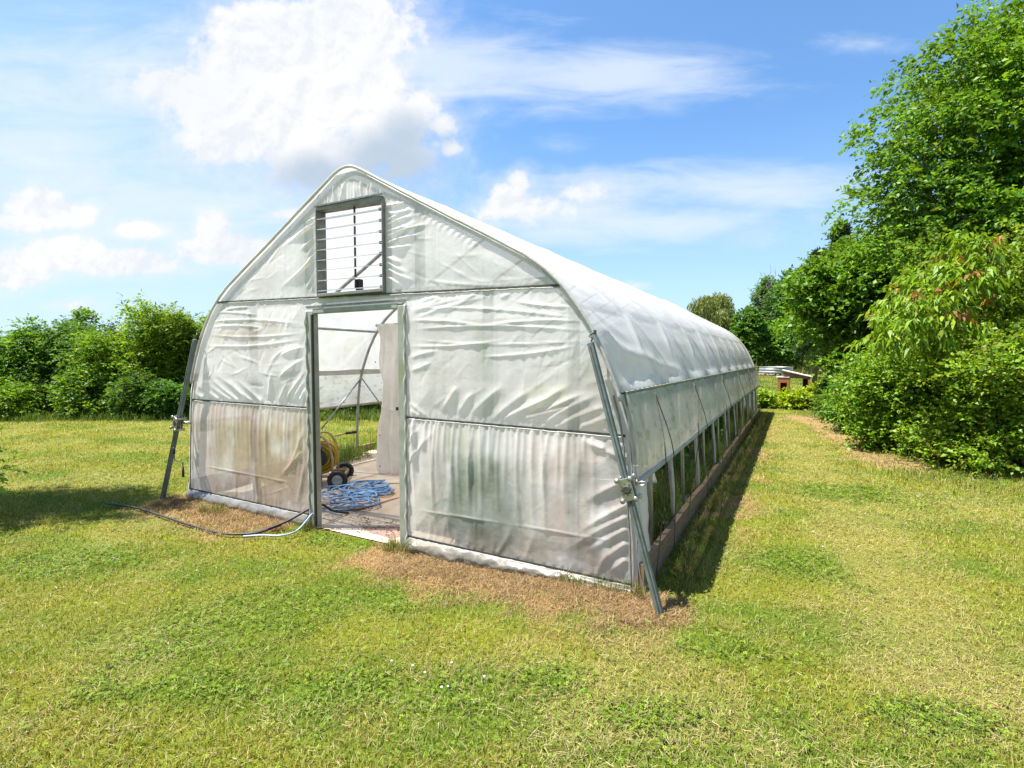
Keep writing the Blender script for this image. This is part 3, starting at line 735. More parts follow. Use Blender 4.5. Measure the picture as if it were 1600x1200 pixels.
# roof sheet
def roof():
    na, nv = 170, 420
    x, z = full_arch(1.355, 120, -.004); 
    uu = np.concatenate([[0], np.cumsum(np.hypot(np.diff(x), np.diff(z)))]); A = np.linspace(0, uu[-1], na)
    x = np.interp(A, uu, x); z = np.interp(A, uu, z)
    dx, dz = np.gradient(x), np.gradient(z); l = np.hypot(dx, dz); nx, nz = dz / l, -dx / l      # outward normal
    v = np.linspace(-.03, LEN + .02, nv)
    AA, VV = np.meshgrid(A, v, indexing='ij'); tot = uu[-1]
    side = np.minimum(AA, tot - AA)                         # distance up from either hip
    pur = .82                                              # where the purlin lies
    hp = np.array(HOOPS + [LEN + .7]); j = np.clip(np.searchsorted(hp, VV) - 1, 0, len(hp) - 2); j = np.where(VV < hp[0], 0, j)
    tb = np.clip((VV - hp[j]) / (hp[j + 1] - hp[j]), 0, 1)
    low = 1 - ss(.6, 1.0, side)
    sag = -(.026 * low + .007) * np.sin(tb * math.pi) ** 1.0 * ss(.0, .12, side)
    rib = .003 * np.exp(-(np.minimum(tb, 1 - tb) * .97 / .03) ** 2)
    purl = .007 * np.exp(-((side - pur) / .03) ** 2)
    D = sag + rib + purl
    f = []
    for k in range(1, len(HOOPS)):
        h0 = HOOPS[k - 1]; h1 = HOOPS[k]
        for sgn in (0, 1):
            sd = (lambda q: q if sgn == 0 else tot - q)
            f += [(h0 + .02, sd(pur), h0 + .40 + rng.normal(0, .06), sd(.22), .05, .022, 'b'), (h1 - .02, sd(pur), h1 - .38 + rng.normal(0, .06), sd(.25), .045, .020, 'b'),
                  (h0 + .03, sd(pur - .12), h0 + .7, sd(.12 + rng.random() * .1), .04, .018, 'b'), (h0 + .2, sd(pur + .02), h1 - .25, sd(pur + .05), .05, -.008, 'b'),
                  (h0 + .05, sd(pur + .5), h1 + .2, sd(pur + .1), .05, .008, 'b')]
            for q in range(5):
                hv = rng.uniform(h0, h1); f.append((hv, sd(.0), hv + rng.normal(0, .12), sd(rng.uniform(.15, .4)), .018, .005, 'a'))
    f += [(-.02, .55, .85, .28, .06, .03, 'b'), (.5, .36, 1.6, .16, .06, .034, 'b'), (1.3, .2, 2.6, .09, .05, .03, 'b'), (.0, .85, 1.0, .45, .05, .016, 'b'), (-.02, .42, .5, .28, .04, .015, 'b'), (.0, 1.1, .7, .9, .05, .012, 'b')]
    D += folds_disp(VV, AA, f)
    D += .004 * (fbm(VV * 3, AA * 3, 3, 2.) - .5) * 2
    D += .025 * (fbm(VV * .5, AA * .3 + 4, 2, 6.) - .5) * ss(.5, 1.2, side)
    D *= ss(-.03, .12, VV) * .9 + .1
    X = x[:, None] + nx[:, None] * D; Z = z[:, None] + nz[:, None] * D
    C = np.zeros(X.shape + (3,)) + np.array((.85, .845, .835))
    g = (ss(.5, .75, fbm(VV * 1.2, AA * 1.5, 4, 9.)) * .25)[..., None]; C = C * (1 - g) + np.array((.52, .52, .46)) * g
    return np.stack([X, VV, Z], -1), C
build_panels('roof_cover', [roof()], M['roof'])
# rolled edge of the roof sheet over the front arch, and the dark clamp behind it
x, z = full_arch(1.30, 90, -.006); rr = np.linspace(0, 1, len(x))
MB().tube(np.stack([x, -.026 + .006 * (fbm(rr * 50, rr * 0, 3) - .5), z + .006 * (fbm(rr * 70, rr * 0 + 3, 3) - .5)], -1), .012 + .004 * fbm(rr * 60, rr * 0, 2), 8).build('arch_trim', M['film_edge'], GH, True)
x, z = full_arch(1.30, 90, -.004)
MB().tube(np.stack([x, np.full_like(x, LEN + .02), z], -1), .03, 8).build('arch_trim', M['film_edge'], GH, True)
for s in (1, -1):   # narrow return of the sheet round the front corners, under the hip
    zz = np.linspace(-.1, 1.36, 60); yy = np.linspace(-.01, .30, 14); ZZ, YY = np.meshgrid(zz, yy, indexing='ij')
    XX = s * (half(ZZ) + .014 + .03 * (fbm(ZZ * 9, YY * 14, 3) - .5) + .03 * ss(.3, -.1, ZZ))
    build_panels('corner_sheet', [(np.stack([XX, YY, ZZ], -1), np.zeros(XX.shape + (3,)) + np.array((.74, .74, .71)))], M['film'])
    xz = half(np.linspace(.0, 1.34, 40)); zt = np.linspace(.0, 1.34, 40)
    MB().tube(np.stack([s * (xz - .035), -.022 + 0 * zt, zt], -1), .007, 6).build('corner_clamp', M['wire'], GH, True)

# hip clamp lines
for s in (1, -1):
    y = np.linspace(.0, LEN, 520)
    MB().tube(np.stack([s * (2.635 + .004 * np.sin(y * 60)), y, 1.357 + .005 * np.sin(y * 44)], -1), .010, 6).build('hip_clamp', M['dark'], GH, True)

# side curtains with roll bar
def curtain(s, zb0, zb1, c0, wr):
    y = np.linspace(.015, LEN - .02, 520); t = np.linspace(0, 1, 40); T, Yv = np.meshgrid(t, y, indexing='ij')
    zb = zb0 + (zb1 - zb0) * ss(0, 6, Yv)
    Z = 1.345 + (zb - 1.345) * T
    X = 2.655 + (half(zb) + .05 - 2.655) * T
    X = X + .022 * np.sin(T * math.pi) * (.4 + 1.2 * fbm(Yv * 1.1, T * .8, 3)) + wr * (fbm(Yv * 6, T * .9, 3, 5. + s) - .5) * (1 - T * .6) + .02 * (fbm(Yv * 1.4 + 3 * T, T * 2, 3, 2.) - .5)
    C = np.zeros(X.shape + (3,)) + np.array(c0)
    g = (ss(.45, .7, fbm(Yv * 5, T * 1.2, 4, 3.)) * .3)[..., None]; C = C * (1 - g) + np.array((.58, .53, .43)) * g
    g = (ss(.7, .76, fbm(Yv * 16, T * 14, 2, 3.)) * .5)[..., None]; C = C * (1 - g) + np.array((.30, .26, .2)) * g
    build_panels('side_curtain', [(np.stack([s * X, Yv, Z], -1), C)], M['curtain'] if s > 0 else M['roof'])
    ye = np.linspace(.0 if s > 0 else .05, LEN, 60); ze = zb0 + (zb1 - zb0) * ss(0, 6, ye)
    MB().tube(np.stack([s * (half(ze) + .05), ye, ze - .012], -1), .021, 8).build('roll_bar', M['roll'], GH, True)
curtain(1, .76, .835, (.93, .90, .82), .02); curtain(-1, .83, .84, (.76, .77, .76), .02)

# base boards
for s, z1 in ((1, .17), (-1, .12)):
    mb = MB()
    for k in range(4):
        a, b_ = k * LEN / 4, (k + 1) * LEN / 4 - .006
        pa, pb = W(s * 2.8, a), W(s * 2.8, b_)
        za, zb = float(hgt(pa[0], pa[1])), float(hgt(pb[0], pb[1]))
        wob = rng.normal(0, .008, 2)
        n = 14; ys = np.linspace(a, b_, n); top = np.array([z1 + .05 * float(ss(2, 12, q)) + wob[0] + .008 * math.sin(q * 4.1) + rng.normal(0, .003) for q in ys])
        for i in range(n - 1):
            zb_ = -.16
            mb.add([(s * (2.785 + dx), yy, zz) for yy, tt in ((ys[i], top[i]), (ys[i + 1], top[i + 1])) for dx in (-.022, .022) for zz in (zb_, tt)],
                   [(0, 1, 3, 2), (4, 6, 7, 5), (1, 5, 7, 3), (0, 4, 5, 1), (2, 3, 7, 6)])
    mb.build('base_board', M['oldwood'], GH)

# tie-down cords over the right curtain
nodes = [.68, 2.45, 4.8, 7.1, 9.5, 11.9]
for k in nodes:
    for dv, mt in ((.14, 'rope'), (-1.15 if k > 1 else -.48, 'rope')):
        v1 = k + dv
        P0 = np.array((2.70, k, 1.33)); P1 = np.array((2.835, k + dv * .48, .80)); P2 = np.array((2.845, v1, .02))
        q = spline([P0, P1 + np.array((.012, 0, 0)), P2], 8)
        MB().tube(q, .0045, 5).build('tie_cord', M[mt], GH, True)

# far end wall
def endwall():
    rows, cols = 60, 90
    zz = np.linspace(-.05, 3.34, rows); t = np.linspace(-1, 1, cols); T, ZZ = np.meshgrid(t, zz)
    XX = T * (half(ZZ) - .02); YY = LEN + .01 + .02 * (fbm(XX * 3, ZZ * 3, 4) - .5)
    return np.stack([XX, YY, ZZ], -1), np.zeros(XX.shape + (3,)) + np.array((.78, .79, .78))
build_panels('end_wall', [endwall()], M['film'])
# earth floor inside
ys = np.linspace(.02, LEN - .05, 110); xs = np.linspace(-2.74, 2.74, 60); XX, YY = np.meshgrid(xs, ys)
wx = G0[0] + RX[0] * XX + VX[0] * YY; wy = G0[1] + RX[1] * XX + VX[1] * YY
fl = MB().grid(np.stack([XX, YY, hgt(wx, wy) + .012], -1))
M['floor'] = solid('earth_floor', (.60, .48, .36), .95, 0, .2, 2.2, c2=(.40, .32, .24), stain=(.46, .43, .38), bump=.5, bscale=22)
o = fl.build('floor', M['floor'], None, True); o.location = W(0, 0); o.rotation_euler = (0, 0, -ANG); tag(o, kind='structure')

# ------------------------------------------------------------------ crank poles
def crank_pole(top, foot, gear_z, s, label):
    root = thing('crank_pole', label, 'crank pole', W(foot[0], foot[1], foot[2]), -ANG)
    T = np.array(top) - np.array(foot); d = T / np.linalg.norm(T)
    MB().bar((0, 0, -.02), T, .042, .042, (0, 1, 0)).build('pole', M['metal_paint'], root, bevel=.004)
    # groove down the pole
    MB().bar(d * .03 + np.array((0, -.0225, 0)), T * .985 + np.array((0, -.0225, 0)), .008, .003, (0, 1, 0)).build('pole_groove', M['dark'], root)
    g = d * ((gear_z - foot[2]) / d[2])
    gm_ = MB(); ang = math.atan2(d[0], d[2])
    ry = (0, ang, 0)
    gear = bpy.data.objects.new('gearbox', None); COL.objects.link(gear); gear.parent = root; gear.location = g; gear.rotation_euler = (0, ang, 0)
    MB().box((0, -.035, 0), (.085, .008, .15)).build('gear_plate', M['steel'], gear, bevel=.004)
    MB().box((0, .035, 0), (.085, .008, .15)).build('gear_plate', M['steel'], gear, bevel=.004)
    for x, z in ((-.045, .068), (.045, .068), (-.045, -.068), (.045, -.068)):
        MB().lathe([(0, -.055), (.017, -.055), (.017, -.043), (.012, -.04), (.012, .04), (.017, .043), (.017, .055), (0, .055)], 12, Matrix.Translation((x, 0, z)) @ Matrix.Rotation(R(90), 4, 'X')).build('roller', M['steel'], gear, True)
    MB().lathe([(0, -.008), (.028, -.008), (.030, 0), (.022, .003), (.012, .001), (0, .001)], 18, Matrix.Translation((0, -.040, 0)) @ Matrix.Rotation(R(90), 4, 'X')).build('gear_hub', M['dark'], gear, True)
    mb = MB()
    for k in range(8): mb.lathe([(0, 0), (.004, 0), (.004, .003), (0, .003)], 8, Matrix.Translation((.036 * math.cos(k * .785), -.0385, .036 * math.sin(k * .785))) @ Matrix.Rotation(R(90), 4, 'X'))
    mb.build('bolt', M['black'], gear)
    # shaft to the roll bar
    MB().tube([(0, .03, 0), (-s * .02, .16, -.005), (-s * .03, .30, -.01)], .016, 8).build('shaft', M['steel'], gear, True)
    # hook at the top
    hk = spline([T + np.array((0, 0, -.01)), T + np.array((.012 * s, .0, .03)), T + np.array((-.012 * s, .01, .05)), T + np.array((-.03 * s * 0 + .02 * s, .03, .075))], 6)
    MB().tube(hk, .006, 6).build('hook', M['dark'], root, True)
    MB().box(T + np.array((.02 * s, .035, .075)), (.016, .02, .03)).build('hook_clip', M['dark'], root)
    return root, gear, g
zf = lambda x, y: float(hgt(W(x, y)[0], W(x, y)[1]))
r1_, g1_, gg1 = crank_pole((2.43, -.08, 1.71), (2.99, -.26, zf(2.99, -.26)), .735, 1, 'grey green crank pole leaning on the right front corner')
MB().tube(spline([(.03, .05, .0), (.075, .05, .02), (.105, .05, .012), (.10, .05, -.004), (.07, .05, -.002)], 6), .005, 6).build('crank_eye', M['steel'], g1_, True)
r2_, g2_, gg2 = crank_pole((-2.42, -.08, 1.82), (-3.02, -.20, zf(-3.02, -.20)), .83, -1, 'grey green crank pole with folded handle at the left corner')
hd = bpy.data.objects.new('crank_handle', None); COL.objects.link(hd); hd.parent = r2_; hd.location = gg2
MB().tube(spline([(.0, -.05, -.06), (-.005, -.05, -.2), (-.005, -.05, -.40), (.01, -.05, -.43), (.05, -.055, -.435), (.17, -.06, -.44), (.19, -.06, -.46), (.19, -.06, -.62)], 6), .006, 6).build('crank_rod', M['dark'], hd, True)
MB().tube([(-.005, -.05, -.28), (-.005, -.05, -.36)], .013, 8).build('grip', M['black'], hd, True)
MB().tube([(.19, -.06, -.49), (.19, -.06, -.61)], .013, 8).build('grip', M['black'], hd, True)

# ------------------------------------------------------------------ inside the doorway
# hanging sheet
def hang():
    xs = np.linspace(-1.45, .9, 170); t = np.linspace(0, 1, 110); T, XX = np.meshgrid(t, xs, indexing='ij')
    zt = 2.06 + .02 * np.sin(XX * 9); zg = .01; Z = zt + (zg - zt) * T
    Yv = 1.85 + .05 * np.sin(XX * 7 + T * 1.5) * (.3 + T) + .030 * np.sin(XX * 31 + 2.2 * T + 2 * fbm(XX * 3, T * 2, 2)) * (.35 + .65 * T) + .03 * (fbm(XX * 4, T * 3, 4) - .5) + .014 * (fbm(XX * 12, T * 8, 4, 2.) - .5) * 2
    edge = np.exp(-((XX + 1.45) / .05) ** 2)
    Xw = XX + .07 * np.sin(T * 5 + .6) * np.exp(-(XX + 1.45) * 2.0) + .025 * np.sin(T * 17) * edge + .10 * T * np.exp(-(XX + 1.45) * 3)
    Yv = Yv - .06 * edge * np.sin(T * 9) - .05 * np.exp(-((T - .0) / .06) ** 2)
    f = folds_disp(XX, Z, [(-1.4, .95, -.9, .8, .02, .03, 'b'), (-1.35, .88, -1.0, .84, .015, -.02, 'b'), (-1.38, 1.9, -1.33, .2, .02, .03, 'b'), (-1.2, .5, -.95, .7, .03, .02, 'b'), (-1.0, 1.2, -1.3, 1.7, .03, .015, 'b')])
    C = np.zeros(XX.shape + (3,)) + np.array((.96, .91, .87)); g = (ss(.4, .7, fbm(XX * 3, T * 4, 4, 3.)) * .3)[..., None]; C = C * (1 - g) + np.array((.76, .64, .58)) * g
    return np.stack([Xw, Yv - f, Z], -1), C
ps = thing('hanging_sheet', 'pinkish white plastic sheet hanging across the inside of the greenhouse', 'sheet', W(0, 0), -ANG)
build_panels('sheet', [hang()], M['sheet'], ps)
MB().tube([(-1.47, 1.87, 2.06), (.0, 1.87, 2.08), (.92, 1.87, 2.06)], .02, 8).build('sheet_pole', M['metal'], ps, True)
for z in (1.55, .86, .55, .12):
    MB().lathe([(.004, 0), (.010, 0), (.010, .004), (.004, .004)], 12, Matrix.Translation((-1.33 + (.06 if z < 1 else 0), 1.70, z)) @ Matrix.Rotation(R(90), 4, 'X'), True).build('grommet', M['dark'], ps)

def lp(px, py):
    g = gp(px, py); return np.array(to_local(g[0], g[1]))
# hose reel cart
def G(x, y): return float(hgt(*W(x, y)[:2])) + .012
hr = thing('hose_reel_cart', 'tan hose reel cart on pneumatic wheels wound with yellow hose', 'hose reel', W(-1.72, 1.10, G(-1.6, 1.0)), -ANG + R(38))
def wheel(parent, x, y, r=.125, wd=.075):
    w_ = bpy.data.objects.new('wheel', None); COL.objects.link(w_); w_.parent = parent; w_.location = (x, y, r); w_.rotation_euler = (R(90), 0, R(90) * 0)
    MB().lathe([(r * .55, -wd * .42), (r * .8, -wd * .5), (r * .96, -wd * .36), (r, -wd * .12), (r, wd * .12), (r * .96, wd * .36), (r * .8, wd * .5), (r * .55, wd * .42)], 28, None, True).build('tyre', M['black'], w_, True)
    MB().lathe([(0, -.02), (.02, -.035), (.03, -.035), (.034, -.018), (r * .42, -.014), (r * .55, -wd * .4), (r * .6, -wd * .38), (r * .6, wd * .38), (r * .42, .02), (0, .02)], 24).build('rim', M['steel'], w_, True)
    return w_
wheel(hr, .24, -.27); wheel(hr, -.24, -.27 + .0); wheel(hr, .24, .27); wheel(hr, -.24, .27)
for q in (.24, -.24): MB().tube([(q, -.26, .125), (q, .26, .125)], .012, 8).build('axle', M['rust'], hr, True)
mb = MB()
for y in (-.2, .2):
    mb.tube([(-.30, y, .16), (.30, y, .16)], .016, 8)
mb.tube([(.30, -.2, .16), (.30, .2, .16)], .016, 8); mb.tube([(-.30, -.2, .16), (-.30, .2, .16)], .016, 8)
mb.build('base_frame', M['tan'], hr, True)
for y in (-.2, .2):
    MB().tube(spline([(-.17, y, .16), (-.165, y, .42), (-.10, y, .62), (0, y, .68), (.10, y, .62), (.165, y, .42), (.17, y, .16)], 8), .015, 8).build('side_hoop', M['tan'], hr, True)
MB().tube([(-.02, 0, 0), (0, 0, 0)], .01).build('drain_plug', M['dark'], hr)
dM = Matrix.Translation((0, 0, .40)) @ Matrix.Rotation(R(90), 4, 'X')
MB().lathe([(0, -.19), (.07, -.19), (.07, .19), (0, .19)], 20, dM).build('drum', M['dark'], hr, True)
for y in (-.185, .185):
    MB().lathe([(.06, -.004), (.105, -.004), (.11, 0), (.105, .004), (.06, .004)], 24, Matrix.Translation((0, y, .40)) @ Matrix.Rotation(R(90), 4, 'X'), True).build('drum_flange', M['dark'], hr, True)
P = []
for lay, rr in ((0, .10), (1, .13), (2, .16), (3, .185)):
    nt_ = 10; ts = np.linspace(0, 1, nt_ * 18)
    yy = -.165 + .33 * (ts if lay % 2 == 0 else 1 - ts)
    for t_, y_ in zip(ts, yy):
        a = t_ * nt_ * 2 * math.pi; q = rr + .012 * math.sin(a * .37 + lay * 2) + (.035 * max(0, -math.sin(a)) * rng.uniform(.6, 1.2) if lay == 3 else 0)
        P.append((q * math.cos(a), y_ + .012 * math.sin(a * .5), .40 + q * math.sin(a)))
MB().tube(P, .0125, 6).build('hose', M['yellow'], hr, True)
MB().tube(spline([(0, -.2, .40), (0, -.26, .40), (.05, -.26, .52), (.07, -.30, .56)], 5), .009, 6).build('crank', M['dark'], hr, True)
MB().tube([(.13, .2, .62), (.30, .2, .66)], .012, 8).build('pull_bar', M['tan'], hr, True)
MB().tube([(.28, .2, .655), (.42, .2, .67)], .019, 10).build('grip', M['black'], hr, True)

# slotted angle strip leaning inside the left jamb
sl = thing('slotted_angle_post', 'grey slotted steel angle leaning behind the left door post', 'post', W(*(lp(502, 768)), G(-1.0, .6)), -ANG)
mb = MB(); A0, A1 = np.array((0, 0, 0.)), np.array((-.07, .02, 1.16))
mb.bar(A0, A1, .038, .004, (0, 1, 0)); mb.bar(A0 + np.array((-.019, .02, 0)), A1 + np.array((-.019, .02, 0)), .004, .04, (0, 1, 0))
mb.build('angle', M['steel'], sl)
for k in range(26):
    c = A0 + (A1 - A0) * ((k + .7) / 27); MB().box(c + np.array((.002, -.004, 0)), (.010, .004, .020)).build('slot_hole', M['black'], sl)
tl = thing('red_tool', 'dark long handled tool with a red grip standing by the left door post', 'tool', W(*(lp(488, 764)), G(-1.0, .7)), -ANG)
MB().tube([(0, 0, 0), (-.10, .0, 1.0)], .014, 8).build('handle', M['black'], tl, True)
MB().tube([(-.085, 0, .92), (-.107, 0, 1.14), (-.11, 0, 1.20)], [.022, .026, .014], 10).build('grip', solid('red_grip', (.32, .05, .04), .5), tl, True)
MB().box((0.0, 0, .06), (.09, .03, .12)).build('head', M['rust'], tl, bevel=.01)

# boards on the floor
def board(poly, z, th, label, mat, tilt=0.0):
    c = np.mean(poly, 0); root = W(c[0], c[1], z)
    mb = MB().prism([(p[0] - c[0], p[1] - c[1], (p[1] - c[1]) * tilt) for p in poly], (0, 0, th))
    o = mb.build('floor_board', mat, None, bevel=.004); o.location = root; o.rotation_euler = (0, 0, -ANG)
    return tag(o, label, 'board')
def lp(px, py):
    g = gp(px, py); return np.array(to_local(g[0], g[1]))
A_ = [lp(531, 834), lp(600, 846), lp(640, 838), lp(640, 800), lp(562, 795), lp(556, 800)]
board(A_, G(.1, .2) + .004 - .015, .018, 'pinkish board lying across the door threshold', M['pink'], .03)
B_ = [lp(497, 800), lp(560, 800), lp(632, 777), lp(632, 762), lp(560, 760), lp(497, 768)]
board(B_, G(-.5, .8) + .01, .022, 'reddish plywood sheet under the blue hose coil', M['ply'], .03)
D_ = [lp(540, 760), lp(632, 757), lp(632, 742), lp(590, 726), lp(548, 742)]
board(D_, G(-1.2, 1.5) + .004, .012, 'worn grey plywood sheet in front of the hanging sheet', solid('worn_ply', (.62, .52, .41), .9, 0, .2, 3, c2=(.45, .39, .33), stain=(.55, .40, .25), bump=.3))

# dead leaves and soil crumbs by the threshold
n = 900; q = np.stack([rng.uniform(-.55, .6, n), rng.uniform(-.12, .75, n)], -1); q[:, 0] -= .35 * q[:, 1]
wx = G0[0] + RX[0] * q[:, 0] + VX[0] * q[:, 1]; wy = G0[1] + RX[1] * q[:, 0] + VX[1] * q[:, 1]
keep = fbm(wx * 5, wy * 5, 3, 4.) > .52; wx, wy = wx[keep], wy[keep]; n = len(wx)
a = rng.uniform(0, 6.28, n); sz = rng.uniform(.006, .022, n); z = hgt(wx, wy) + .045 + rng.uniform(0, .01, n)
c0 = np.stack([wx, wy, z], -1); d1 = np.stack([np.cos(a), np.sin(a), rng.normal(0, .2, n)], -1) * sz[:, None]; d2 = np.stack([-np.sin(a), np.cos(a), rng.normal(0, .3, n)], -1) * (sz * .45)[:, None]
V = np.stack([c0 - d1, c0 + d2, c0 + d1, c0 - d2], 1).reshape(-1, 3)
tag(mesh_np('leaf_litter', V, np.arange(4 * n).reshape(-1, 4), M['leaf'], None, np.repeat(np.array((.13, .075, .04)) * rng.uniform(.5, 1.4, (n, 1)), 4, 0)), 'dry brown leaf crumbs scattered on the threshold boards', 'leaf litter', kind='stuff')

# blue hose heap
P = []
r_ = np.random.default_rng(3)
cents = [(lp(548, 772), .30, .20), (lp(560, 772), .34, .22), (lp(572, 770), .28, .20), (lp(585, 772), .24, .16), (lp(565, 785), .20, .14), (lp(568, 789), .22, .16), (lp(560, 792), .26, .17), (lp(530, 783), .26, .17), (lp(540, 776), .34, .22), (lp(578, 768), .25, .16), (lp(596, 773), .16, .10), (lp(598, 774), .18, .11), (lp(555, 775), .30, .2), (lp(566, 787), .17, .12), (lp(545, 796), .24, .16), (lp(525, 800), .22, .14)]
lev = 0
for k, (c, rx, ry) in enumerate(cents):
    for rep in range(2 if k in (0, 2, 4, 10) else 1):
        a0 = r_.uniform(0, 6.28); ro = r_.uniform(-.6, .6)
        for a in np.linspace(0, 2 * math.pi * .93, 14, endpoint=False):
            u, w = rx * math.cos(a + a0) * r_.uniform(.92, 1.06), ry * math.sin(a + a0) * r_.uniform(.92, 1.06)
            x, y = c[0] + u * math.cos(ro) - w * math.sin(ro), c[1] + u * math.sin(ro) + w * math.cos(ro)
            P.append((x, y, G(x, y) + .042 + .008 * (k % 5) + .012 * r_.random()))
P = [p for p in P if p[1] > .1]
hp_ = np.array(P)
o = MB().tube(spline(hp_ - np.array((hp_[0][0], hp_[0][1], 0)), 4), .0095, 6).build('garden_hose', M['blue'], None, True)
o.location = W(hp_[0][0], hp_[0][1], 0); o.rotation_euler = (0, 0, -ANG)
tag(o, 'tangled heap of pale blue hose just inside the doorway', 'hose')
def ground_hose(pix, lift, r, mat, label, name='garden_hose'):
    pts = []
    for (px, py), l in zip(pix, lift):
        if l is None: continue
        g = gp(px, py); pts.append((g[0], g[1], float(hgt(*g)) + l))
    pts = np.array(pts); q = spline(pts - pts[0] * np.array((1, 1, 0)), 10)
    o = MB().tube(q, r, 8).build(name, mat, None, True); o.location = (pts[0][0], pts[0][1], 0)
    return tag(o, label, 'hose')
ground_hose([(165, 790), (212, 798), (262, 814), (300, 826), (345, 838), (378, 840), (405, 838), (440, 829)], [.03, .035, .035, .03, .03, .035, .04, .06], .011, M['black'], 'long black hose lying across the lawn towards the left door post')
for nm, r, mt, ps_, lb in (('garden_hose', .012, 'black', [(378, 840, .03), (410, 836, .045), (450, 829, .10), (485, 823, .19), (503, 818, .20), (520, 812, .1), (545, 806, .03)], 'thick black hose rising over the left door threshold'),
                       ('garden_hose', .009, 'paleblue', [(380, 843, .03), (410, 842, .035), (440, 843, .04), (465, 838, .06), (488, 826, .15), (500, 822, .17), (530, 812, .05)], 'pale grey blue hose curving out of the doorway onto the grass')):
    pts = []
    for a, b_, l in ps_:
        g = gp(a, b_); pts.append((g[0], g[1], float(hgt(*g)) + l))
    pts = np.array(pts); o = MB().tube(spline(pts - pts[0] * np.array((1, 1, 0)), 10), r, 8).build(nm, M[mt], None, True); o.location = (pts[0][0], pts[0][1], 0)
    tag(o, lb, 'hose')

# ------------------------------------------------------------------ leaves, shrubs and trees
def norm(a): return a / (np.linalg.norm(a, axis=-1, keepdims=True) + 1e-9)
def leaf_quads(pos, d, nrm, size, asp=.5, fold=.25, droop=.0):
    d = norm(d); s = norm(np.cross(nrm, d)); nn = np.cross(d, s)
    L_ = size[:, None]
    tip = pos + d * L_ - np.array((0, 0, 1)) * droop * L_
    midp = pos + d * L_ * .48
    l = midp + s * L_ * asp * .5 + nn * L_ * fold * asp; r = midp - s * L_ * asp * .5 + nn * L_ * fold * asp
    return np.stack([pos, l, tip, r], 1)
def crown(clumps, n_tw, k, leaf, tw_len, colr, asp=.5, droop=.15, flat=.85, cvar=.25, up=.35, inner=.25, yellow=(.0, (.2, .22, .02)), sun=None):
    """leaf sprays spread over and through a set of clumps (centre, radii)"""
    c = np.array([q[0] for q in clumps]); r = np.array([q[1] for q in clumps])
    area = (r[:, 0] * r[:, 2] + r[:, 0] * r[:, 1]); ci = rng.choice(len(c), n_tw, p=area / area.sum())
    u = norm(rng.normal(0, 1, (n_tw, 3))); u[:, 2] += up; u = norm(u)
    rad = np.where(rng.random(n_tw) < inner, rng.uniform(.3, .85, n_tw), rng.uniform(.82, 1.08, n_tw))
    p = c[ci] + u * r[ci] * rad[:, None]
    td = norm(u + rng.normal(0, .5, (n_tw, 3)) + np.array((0, 0, .15)))
    tl = rng.uniform(*tw_len, n_tw)
    t = (np.arange(k) + .5) / k
    pos = p[:, None, :] + td[:, None, :] * (tl[:, None] * t[None, :])[..., None]
    pos[..., 2] -= (tl[:, None] * t[None, :] ** 2) * .3
    sd = norm(np.cross(td, np.array((0, 0, 1.)) + rng.normal(0, .25, (n_tw, 3))))
    sg = np.where(np.arange(k) % 2 == 0, 1., -1.)
    ld = td[:, None, :] * .65 + sd[:, None, :] * sg[None, :, None] * .9 + rng.normal(0, .38, (n_tw, k, 3))
    ld[..., 2] -= droop
    nr = rng.normal(0, flat, (n_tw, k, 3)); nr[..., 2] += 1
    n = n_tw * k
    sz = rng.uniform(.42, 1.3, n) * leaf
    Q = leaf_quads(pos.reshape(n, 3), ld.reshape(n, 3), norm(nr.reshape(n, 3)), sz, asp, .22, droop * .6)
    cc = np.array(colr) * np.array((1.5, 1.72, 1.15)) * (1 + rng.normal(0, cvar * .5, (len(c), 1)))[ci].clip(.5, 1.7)
    cc = np.repeat(cc[:, None, :], k, 1).reshape(n, 3) * rng.normal(1, cvar * .8, (n, 1)).clip(.4, 1.9)
    cc[:, 0] *= rng.normal(1, .12, n).clip(.6, 1.5)
    if yellow[0]:
        m = np.repeat(rng.random(n_tw) < yellow[0], k); cc[m] = np.array(yellow[1]) * rng.uniform(.7, 1.25, (m.sum(), 1))
    return Q.reshape(-1, 3), np.repeat(cc, 4, 0)
def clumps_in(c, Rr, K, rs=(.34, .52), lo=-.55, shell=(.35, .85)):
    out = [(np.array(c, float), np.array(Rr) * .62)]
    for _ in range(K):
        u = rng.normal(0, 1, 3); u /= np.linalg.norm(u)
        if u[2] < lo: u[2] = -u[2]
        q = rng.uniform(*shell); s = rng.uniform(*rs)
        out.append((np.array(c) + u * np.array(Rr) * q, np.array(Rr) * s * rng.uniform(.8, 1.2, 3)))
    return out
def sub(cl, k, s=(.36, .55), flat=.72):
    out = []
    for c, r in cl:
        out.append((c, r * .55))
        for _ in range(k):
            u = rng.normal(0, 1, 3); u /= np.linalg.norm(u); u[2] = u[2] * .8 + .12
            q = r * rng.uniform(*s) * rng.uniform(.8, 1.2, 3); q[2] *= flat
            out.append((c + u * r * rng.uniform(.65, 1.0), q))
    return out
def limb(mb, p0, p1, r0, r1, wig=.08, n=7):
    p0 = np.array(p0, float); p1 = np.array(p1, float); L_ = np.linalg.norm(p1 - p0); t = np.linspace(0, 1, n)
    q = p0 + (p1 - p0) * t[:, None]; q[1:-1] += rng.normal(0, wig * L_ * .5, (n - 2, 3)); q[:, 2] += .12 * L_ * np.sin(t * math.pi)
    mb.tube(spline(q, 3), np.interp(np.linspace(0, 1, (n - 1) * 3 + 1), [0, 1], [r0, r1]), 7)
